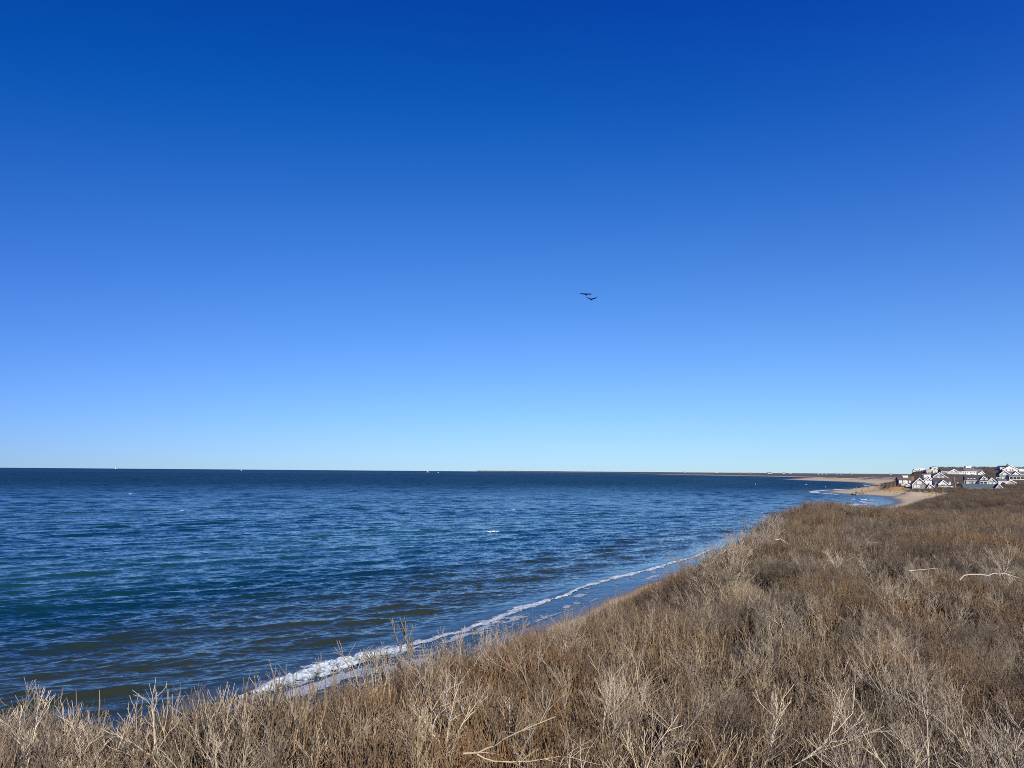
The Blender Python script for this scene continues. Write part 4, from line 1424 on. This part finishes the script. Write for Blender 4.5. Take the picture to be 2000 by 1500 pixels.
special(708, 1372, 1236, 601, PALEM, 'pale straw coloured shrub with one upright trunk before the white surf', stems=1, L=.62, r=.030, depth=4, spread=.34, lean=.05, Y=17.5)
special(772, 1300, 1258, 602, PALEM, 'low pale shrub right of the upright pale one, forked from its base', stems=2, L=.42, r=.022, depth=3, spread=.4, lean=.4, Y=19.0)
special(812, 1265, 1232, 603, PALEM, 'bushy pale twig shrub on the bluff edge between two other pale shrubs', stems=3, L=.4, r=.015, depth=3, spread=.4, lean=.4, Y=20.5)
special(850, 1245, 1214, 604, PALEM, 'slender pale shrub on the bluff edge farthest right of the pale row', stems=2, L=.45, r=.017, depth=3, spread=.35, lean=.3, Y=22)
special(870, 1450, 1368, 605, GREYM, 'tall thin grey shrub with a long bare trunk in the brush', stems=1, L=.75, r=.020, depth=3, spread=.4, lean=.1, Y=13.2)
special(52, 1478, 1346, 606, GREYM, 'broad grey shrub of thick forked stems in the lower left corner', stems=4, L=.5, r=.026, depth=4, spread=.5, lean=.45, Y=11.2)
special(150, 1480, 1372, 607, GREYM, 'grey shrub leaning right beside the broad corner shrub', stems=2, L=.55, r=.018, depth=3, spread=.42, lean=.5, Y=11.6)
special(330, 1450, 1330, 608, GREYM, 'knotty grey shrub with stubby upright forks before the sea', stems=3, L=.5, r=.022, depth=3, spread=.4, lean=.5, Y=12.3)
special(376, 1440, 1318, 609, GREYM, 'crooked grey shrub ending in a wide fork before the sea', stems=1, L=.75, r=.022, depth=3, spread=.5, lean=.35, split=(2, 3), Y=12.5)
special(530, 1410, 1352, 610, GREYM, 'thin grey shrub with a flat forked top before the wet sand', stems=1, L=.6, r=.016, depth=3, spread=.55, lean=.15, Y=14.0)
special(592, 1390, 1340, 611, GRASSM, 'stubby tan shrub standing at the edge of the wet sand', stems=3, L=.4, r=.020, depth=3, spread=.3, lean=.2, Y=15)
special(1443, 1062, 1018, 612, PALEM, 'bent pale shrub reaching over the water from the bluff shoulder', stems=1, L=.9, r=.030, depth=4, spread=.42, lean=.5, Y=50)
special(1388, 1095, 1050, 613, PALEM, 'spindly upright shrub standing against the surf end', stems=4, L=.6, r=.016, depth=3, spread=.25, lean=.2, Y=38)
special(1487, 1038, 1000, 614, PALEM, 'tall pale shrub fanning out against the blue water', stems=2, L=.8, r=.026, depth=4, spread=.35, lean=.3, Y=60)
special(1420, 1085, 1055, 615, GRASSM, 'low straw coloured shrub under the bent pale one', stems=4, L=.5, r=.012, depth=3, spread=.4, lean=.4, Y=42)
special(1735, 1300, 1215, 616, BLEACH, 'large forked shrub with whitish trunk right of the middle of the brush', stems=1, L=.75, r=.034, depth=4, spread=.5, lean=.2, split=(2, 3), Y=17)
special(1775, 1440, 1290, 617, GREYM, 'dense twiggy grey shrub on a stout leaning trunk', stems=2, L=.7, r=.032, depth=4, spread=.4, lean=.25, Y=12.5)
special(1945, 1450, 1335, 618, BLEACH, 'whitish multi stemmed shrub in the lower right corner', stems=3, L=.6, r=.026, depth=4, spread=.42, lean=.4, Y=12.0)
special(1440, 1480, 1365, 619, PALEM, 'pale shrub with a straight trunk and side forks near the bottom edge', stems=1, L=.8, r=.024, depth=4, spread=.45, lean=.1, Y=11.8)
special(1300, 1500, 1385, 620, PALEM, 'pale shrub forking into three low over the bottom edge', stems=3, L=.6, r=.020, depth=4, spread=.42, lean=.5, Y=11.2)
special(1180, 1495, 1370, 621, PALEM, 'slim pale shrub with upswept twigs left of the three forked one', stems=1, L=.7, r=.022, depth=4, spread=.4, lean=.15, Y=11.3)
special(1385, 1430, 1310, 622, GREYM, 'leaning grey shrub with a light forked crown above the pale shrubs', stems=1, L=.85, r=.022, depth=4, spread=.42, lean=.35, Y=13)
for i, (px, py, Y, hgt) in enumerate(((1540, 992, 92, 988), (1612, 985, 96, 975), (1655, 990, 96, 979), (1580, 992, 90, 985), (1700, 992, 97, 986), (1520, 1003, 84, 996), (1505, 1020, 74, 1006), (1632, 985, 97, 981), (1560, 990, 93, 984), (1730, 990, 97, 988), (1678, 990, 97, 984), (1455, 1050, 58, 1028), (1470, 1040, 62, 1017), (1430, 1070, 50, 1048), (1482, 1030, 66, 1008), (1405, 1088, 42, 1066), (1510, 1012, 78, 997), (1530, 1000, 86, 988), (1418, 1080, 46, 1058))):
    o = special(px, py, hgt, 640 + i, GREYM, 'rounded twiggy bush along the brow of the bluff against the water', stems=6, L=.5, r=.018, depth=4, spread=.5, lean=.7, Y=Y)
    o['group'] = 'rounded bushes along the brow'


# ------------------------------------------------------------------ fallen branches
def branch(px_list, rad, mat, label, Y, lift=1.25, twigs=6, seed=1, name='fallen_branch'):
    rg = np.random.default_rng(seed)
    pts = [np.array(at(px, py, Yk)) for (px, py), Yk in zip(px_list, Y)]
    p0 = pts[0]
    rel = [p - p0 for p in pts]
    P = [(rel, list(np.linspace(rad, rad * .35, len(rel))), 6, 0.5)]
    for k in range(twigs):
        i = rg.integers(1, len(rel))
        f = rg.uniform(0, 1)
        a = rel[i - 1] * (1 - f) + rel[i] * f
        d = unit(rel[i] - rel[i - 1]) * .8 + np.array([rg.normal(0, .4), rg.normal(0, .3), rg.normal(.1, .4)])
        L = rg.uniform(.2, .55)
        m = a + unit(d) * L * .5; e = m + unit(d + np.array([rg.normal(0, .3), 0, rg.normal(0, .3)])) * L * .5
        P.append(([a, m, e], [rad * .45, rad * .35, rad * .15], 4, 0.5))
    o = link(name, paths_mesh(name, P, mat))
    o.location = p0 - np.array([0, 0, 0.10])
    return tag(o, label, 'branch')


branch([(905, 1457), (935, 1455), (950, 1447), (968, 1441), (985, 1428), (1010, 1416), (1040, 1403), (1085, 1385)], 0.016, PALEM, 'forked pale branch lying on the brush near the bottom, arching upward', [11.1, 11.1, 11.1, 11.1, 11.0, 11.0, 11.0, 11.1], seed=3)
branch([(932, 1458), (945, 1466), (965, 1472), (1000, 1473), (1035, 1472), (1090, 1463), (1120, 1465)], 0.013, PALEM, 'low pale branch lying level under the arching one', [11.05] * 7, seed=4)
branch([(1874, 1128), (1882, 1119), (1892, 1117), (1912, 1117), (1930, 1119), (1941, 1114.5), (1952, 1116.5), (1962, 1114.5), (1976, 1119.5), (1990, 1124)], 0.032, BLEACH, 'long bleached branch lying level over the brush at the right edge', [31] * 10, seed=5, twigs=5)
branch([(1692, 1056.5), (1700, 1055.5), (1710, 1056), (1716, 1058)], 0.035, BLEACH, 'short bleached stick lying level in the middle of the brown brush', [48] * 4, seed=6, twigs=1)
branch([(1514, 1051.5), (1519, 1051), (1524, 1049.5), (1530, 1053), (1536, 1057)], 0.032, BLEACH, 'bleached bent stick on the shoulder of the bluff', [52] * 5, seed=7, twigs=2)
branch([(1775, 1110), (1800, 1108), (1830, 1105)], 0.02, PALEM, 'thin pale twig lying level left of the long bleached branch', [33] * 3, seed=8, twigs=1)

# ------------------------------------------------------------------ bare tree on the ridge
p = at(1849, 919, 745)
p.z = float(terrain(np.array([p.x]), np.array([p.y]))[0])
o = tag(empty('bare_tree', p), 'round crowned bare tree on the skyline behind the three chimney house', 'tree')
P = []
rg = np.random.default_rng(90)
for s in range(5):
    a = 1.2566 * s
    grow(rg, np.array([0, 0, 2.0]), unit(np.array([1.0 * math.cos(a), 1.0 * math.sin(a), 1.0])), 1.9, .11, 5, .4, P, (2, 4), .5, .15, .74, .02)
V, Q, T = tube_arrays(P)
top = at(1849, 911.0, 745).z - p.z
k = np.array([4.3 / np.abs(V[:, 0]).max(), 4.3 / np.abs(V[:, 1]).max(), top / V[:, 2].max()])
me = np_mesh('crown', V * k, Q); fattr(me, 'tint', T); me.materials.append(GREYM)
link('crown', me, o)
MB().cyl(0, 0, -0.6, 2.2 * k[2], .3, .18, 8).build('trunk', DRIFT, o)

# ------------------------------------------------------------------ boats
HULLW = simple_mat('white_hull', (0.80, 0.80, 0.78), 0.4, 0.05)
HULLO = simple_mat('orange_hull', (0.55, 0.20, 0.10), 0.5, 0.1)
SAIL = simple_mat('sailcloth', (0.82, 0.82, 0.80), 0.7, 0.05)
MAST = simple_mat('mast_metal', (0.45, 0.45, 0.46), 0.4, 0.05)


def hull(L, B, D):
    m = MB()
    st = [(-.5, .62, .8), (-.3, .92, .72), (0, 1, .70), (.25, .8, .78), (.42, .4, .92), (.5, .04, 1.05)]
    vs = []
    for f, w, dk in st:
        x = f * L; hb = w * B / 2
        vs += [(x, -hb, dk * D), (x, -hb * .8, 0), (x, 0, -.35 * D), (x, hb * .8, 0), (x, hb, dk * D)]
    fs = []
    for i in range(len(st) - 1):
        for j in range(4):
            fs.append((i * 5 + j, i * 5 + j + 1, i * 5 + 5 + j + 1, i * 5 + 5 + j))
        fs.append((i * 5 + 4, i * 5, i * 5 + 5, i * 5 + 9))
    fs += [(0, 1, 2, 3, 4), tuple(25 + q for q in (4, 3, 2, 1, 0))]
    return m.add(vs, fs)


def sail(pts, th=0.12):
    m = MB()
    a = [(x, -th / 2, z) for x, z in pts] + [(x, th / 2 + .1, z) for x, z in pts]
    n = len(pts)
    return m.add(a, [tuple(range(n)), tuple(range(2 * n - 1, n - 1, -1))] + [(i, (i + 1) % n, (i + 1) % n + n, i + n) for i in range(n)])


def sailboat(px, py, Y, hgt, L, rz, label):
    p = at(px, py, Y)
    o = tag(empty('sailing_boat', (p.x, p.y, 0), R(rz)), label, 'boat', 'sailing boats on the horizon')
    hull(L, L * .28, L * .10).build('hull', HULLW, o)
    MB().cyl(L * .08, 0, 0, hgt, .14, .08, 8).build('mast', MAST, o)
    sail([(L * .06, hgt * .12), (L * .06, hgt * .98), (-L * .42, hgt * .14)]).build('mainsail', SAIL, o)
    sail([(L * .11, hgt * .85), (L * .48, hgt * .10), (L * .10, hgt * .12)]).build('jib', SAIL, o)


sailboat(471, 919, 7800, 17, 12, 60, 'small white sailing boat just below the horizon at the left')
sailboat(226, 914.8, 15000, 30, 20, 40, 'tiny white sail standing on the horizon at the far left')
p = at(835, 922, 7400)
o = tag(empty('fishing_boat', (p.x, p.y, 0), R(8)), 'orange hulled fishing boat with white wheelhouse near the horizon', 'boat')
hull(34, 8, 3.6).build('hull', HULLO, o)
MB().box(-1, 6, -2.4, 2.4, 2.4, 7.5).box(0, 5, -2.0, 2.0, 7.5, 9.6).build('wheelhouse', HULLW, o)
MB().cyl(2.5, 0, 9.5, 17, .35, .2, 8).beam((2.5, 0, 14), (-9, 0, 9), .3, .3).build('mast', MAST, o)
MB().box(-13, -11, -2.5, 2.5, 2.6, 6.5).build('gantry', MAST, o)
p = at(856, 923, 6600)
o = tag(empty('motor_boat', (p.x, p.y, 0), R(20)), 'tiny white motor boat right of the orange fishing boat', 'boat')
hull(12, 3.8, 1.8).build('hull', HULLW, o)
MB().box(-2, 2, -1.3, 1.3, 1.4, 3.6).box(-1.4, 1.2, -1.1, 1.1, 3.6, 4.4).build('cabin', HULLW, o)
for px, py, lbl in ((1475.5, 946.2, 'white mooring buoy on the blue water off the far spit'), (1612.5, 952, 'white mooring buoy nearest the sandy point')):
    d = M3 @ Vector(((px - 1000) / F, -(py - 750) / F, -1))
    p = Vector((0, 0, H)) + d * (H / -d.z)
    o = tag(empty('buoy', (p.x, p.y, 0.1)), lbl, 'buoy', 'white buoys off the beach')
    MB().cyl(0, 0, -.3, .3, .42, .45, 14).cyl(0, 0, .3, .75, .45, .2, 14).build('float', HULLW, o, True)
    MB().cyl(0, 0, .75, 1.2, .06, .05, 8).build('staff', MAST, o)

# ------------------------------------------------------------------ the two birds
BIRD, t, b = new_mat('dark_feathers')
t.links.new(mixc(t, noise_fac(t, 14, 4).outputs[0], (0.022, 0.020, 0.022), (0.055, 0.048, 0.045)), b.inputs['Base Color'])
b.inputs['Roughness'].default_value = 0.8
b.inputs['Specular IOR Level'].default_value = 0.1


def bird(px, py, Y, tips, label):
    """one continuous skin: a lofted body whose flanks are drawn out into wings; tips: (left, right) lists of (span, rise, chord)"""
    bm = bmesh.new()
    st = [(-.36, .015, .012, .03), (-.22, .05, .02, .02), (-.10, .075, .07, 0), (.04, .085, .085, 0), (.16, .075, .08, .01), (.25, .045, .05, .03), (.31, .042, .045, .045), (.36, .025, .026, .04), (.41, .006, .006, .03)]
    rings = []
    n = 8
    for y, w, hh, z in st:
        rings.append([bm.verts.new((w * math.cos(6.2832 * (i + .5) / n), y, z + hh * math.sin(6.2832 * (i + .5) / n))) for i in range(n)])
    side = {}
    for a in range(len(st) - 1):
        for i in range(n):
            f = bm.faces.new((rings[a][i], rings[a][(i + 1) % n], rings[a + 1][(i + 1) % n], rings[a + 1][i]))
            if a in (2, 3) and i in (7, 3):
                side.setdefault(i, []).append(f)
    bm.faces.new(rings[0][::-1]); bm.faces.new(rings[-1])
    for i, sgn, prof in ((3, -1, tips[0]), (7, 1, tips[1])):
        faces = side[i]
        for span, rise, chord, sweep in prof:
            r = bmesh.ops.extrude_face_region(bm, geom=faces)
            new = [g_ for g_ in r['geom'] if isinstance(g_, bmesh.types.BMFace)]
            bmesh.ops.delete(bm, geom=faces, context='FACES_ONLY')
            vs = {v_ for f in new for v_ in f.verts}
            cy = sum(v_.co.y for v_ in vs) / len(vs); cz = sum(v_.co.z for v_ in vs) / len(vs)
            ly = max(v_.co.y for v_ in vs) - min(v_.co.y for v_ in vs); lz = max(v_.co.z for v_ in vs) - min(v_.co.z for v_ in vs)
            for v_ in vs:
                v_.co = Vector((sgn * span, sweep + (v_.co.y - cy) / ly * chord, .02 + rise + (v_.co.z - cz) / max(lz, 1e-4) * (.035 * chord + .012)))
            faces = new
    bmesh.ops.recalc_face_normals(bm, faces=bm.faces)
    me = bpy.data.meshes.new('bird'); bm.to_mesh(me); bm.free()
    for q in me.polygons:
        q.use_smooth = True
    o = link('bird', me, None, [BIRD])
    o.location = at(px, py, Y)
    return tag(o, label, 'bird', 'birds gliding over the sea')


L1 = [(.16, .05, .26, .02), (.36, .10, .25, .06), (.56, .11, .20, .03), (.75, .12, .05, -.06)]
R1 = [(.16, .03, .26, .02), (.36, .03, .25, .06), (.56, .01, .20, .03), (.75, -.02, .05, -.06)]
o = bird(1144.6, 575.0, 88, (L1, R1), 'dark bird gliding level with flat wings, upper of the two')
o.rotation_euler = (R(-16), 0, R(-12))
L2 = [(.16, .06, .26, .02), (.36, .16, .25, .06), (.52, .25, .20, .03), (.66, .32, .05, -.06)]
R2 = [(.16, .05, .26, .02), (.36, .10, .24, .06), (.54, .16, .17, .03), (.72, .22, .04, -.06)]
o = bird(1154.8, 584.6, 86, (L2, R2), 'dark bird gliding with wings raised in a shallow V, lower of the two')
o.rotation_euler = (R(-14), 0, R(-18))
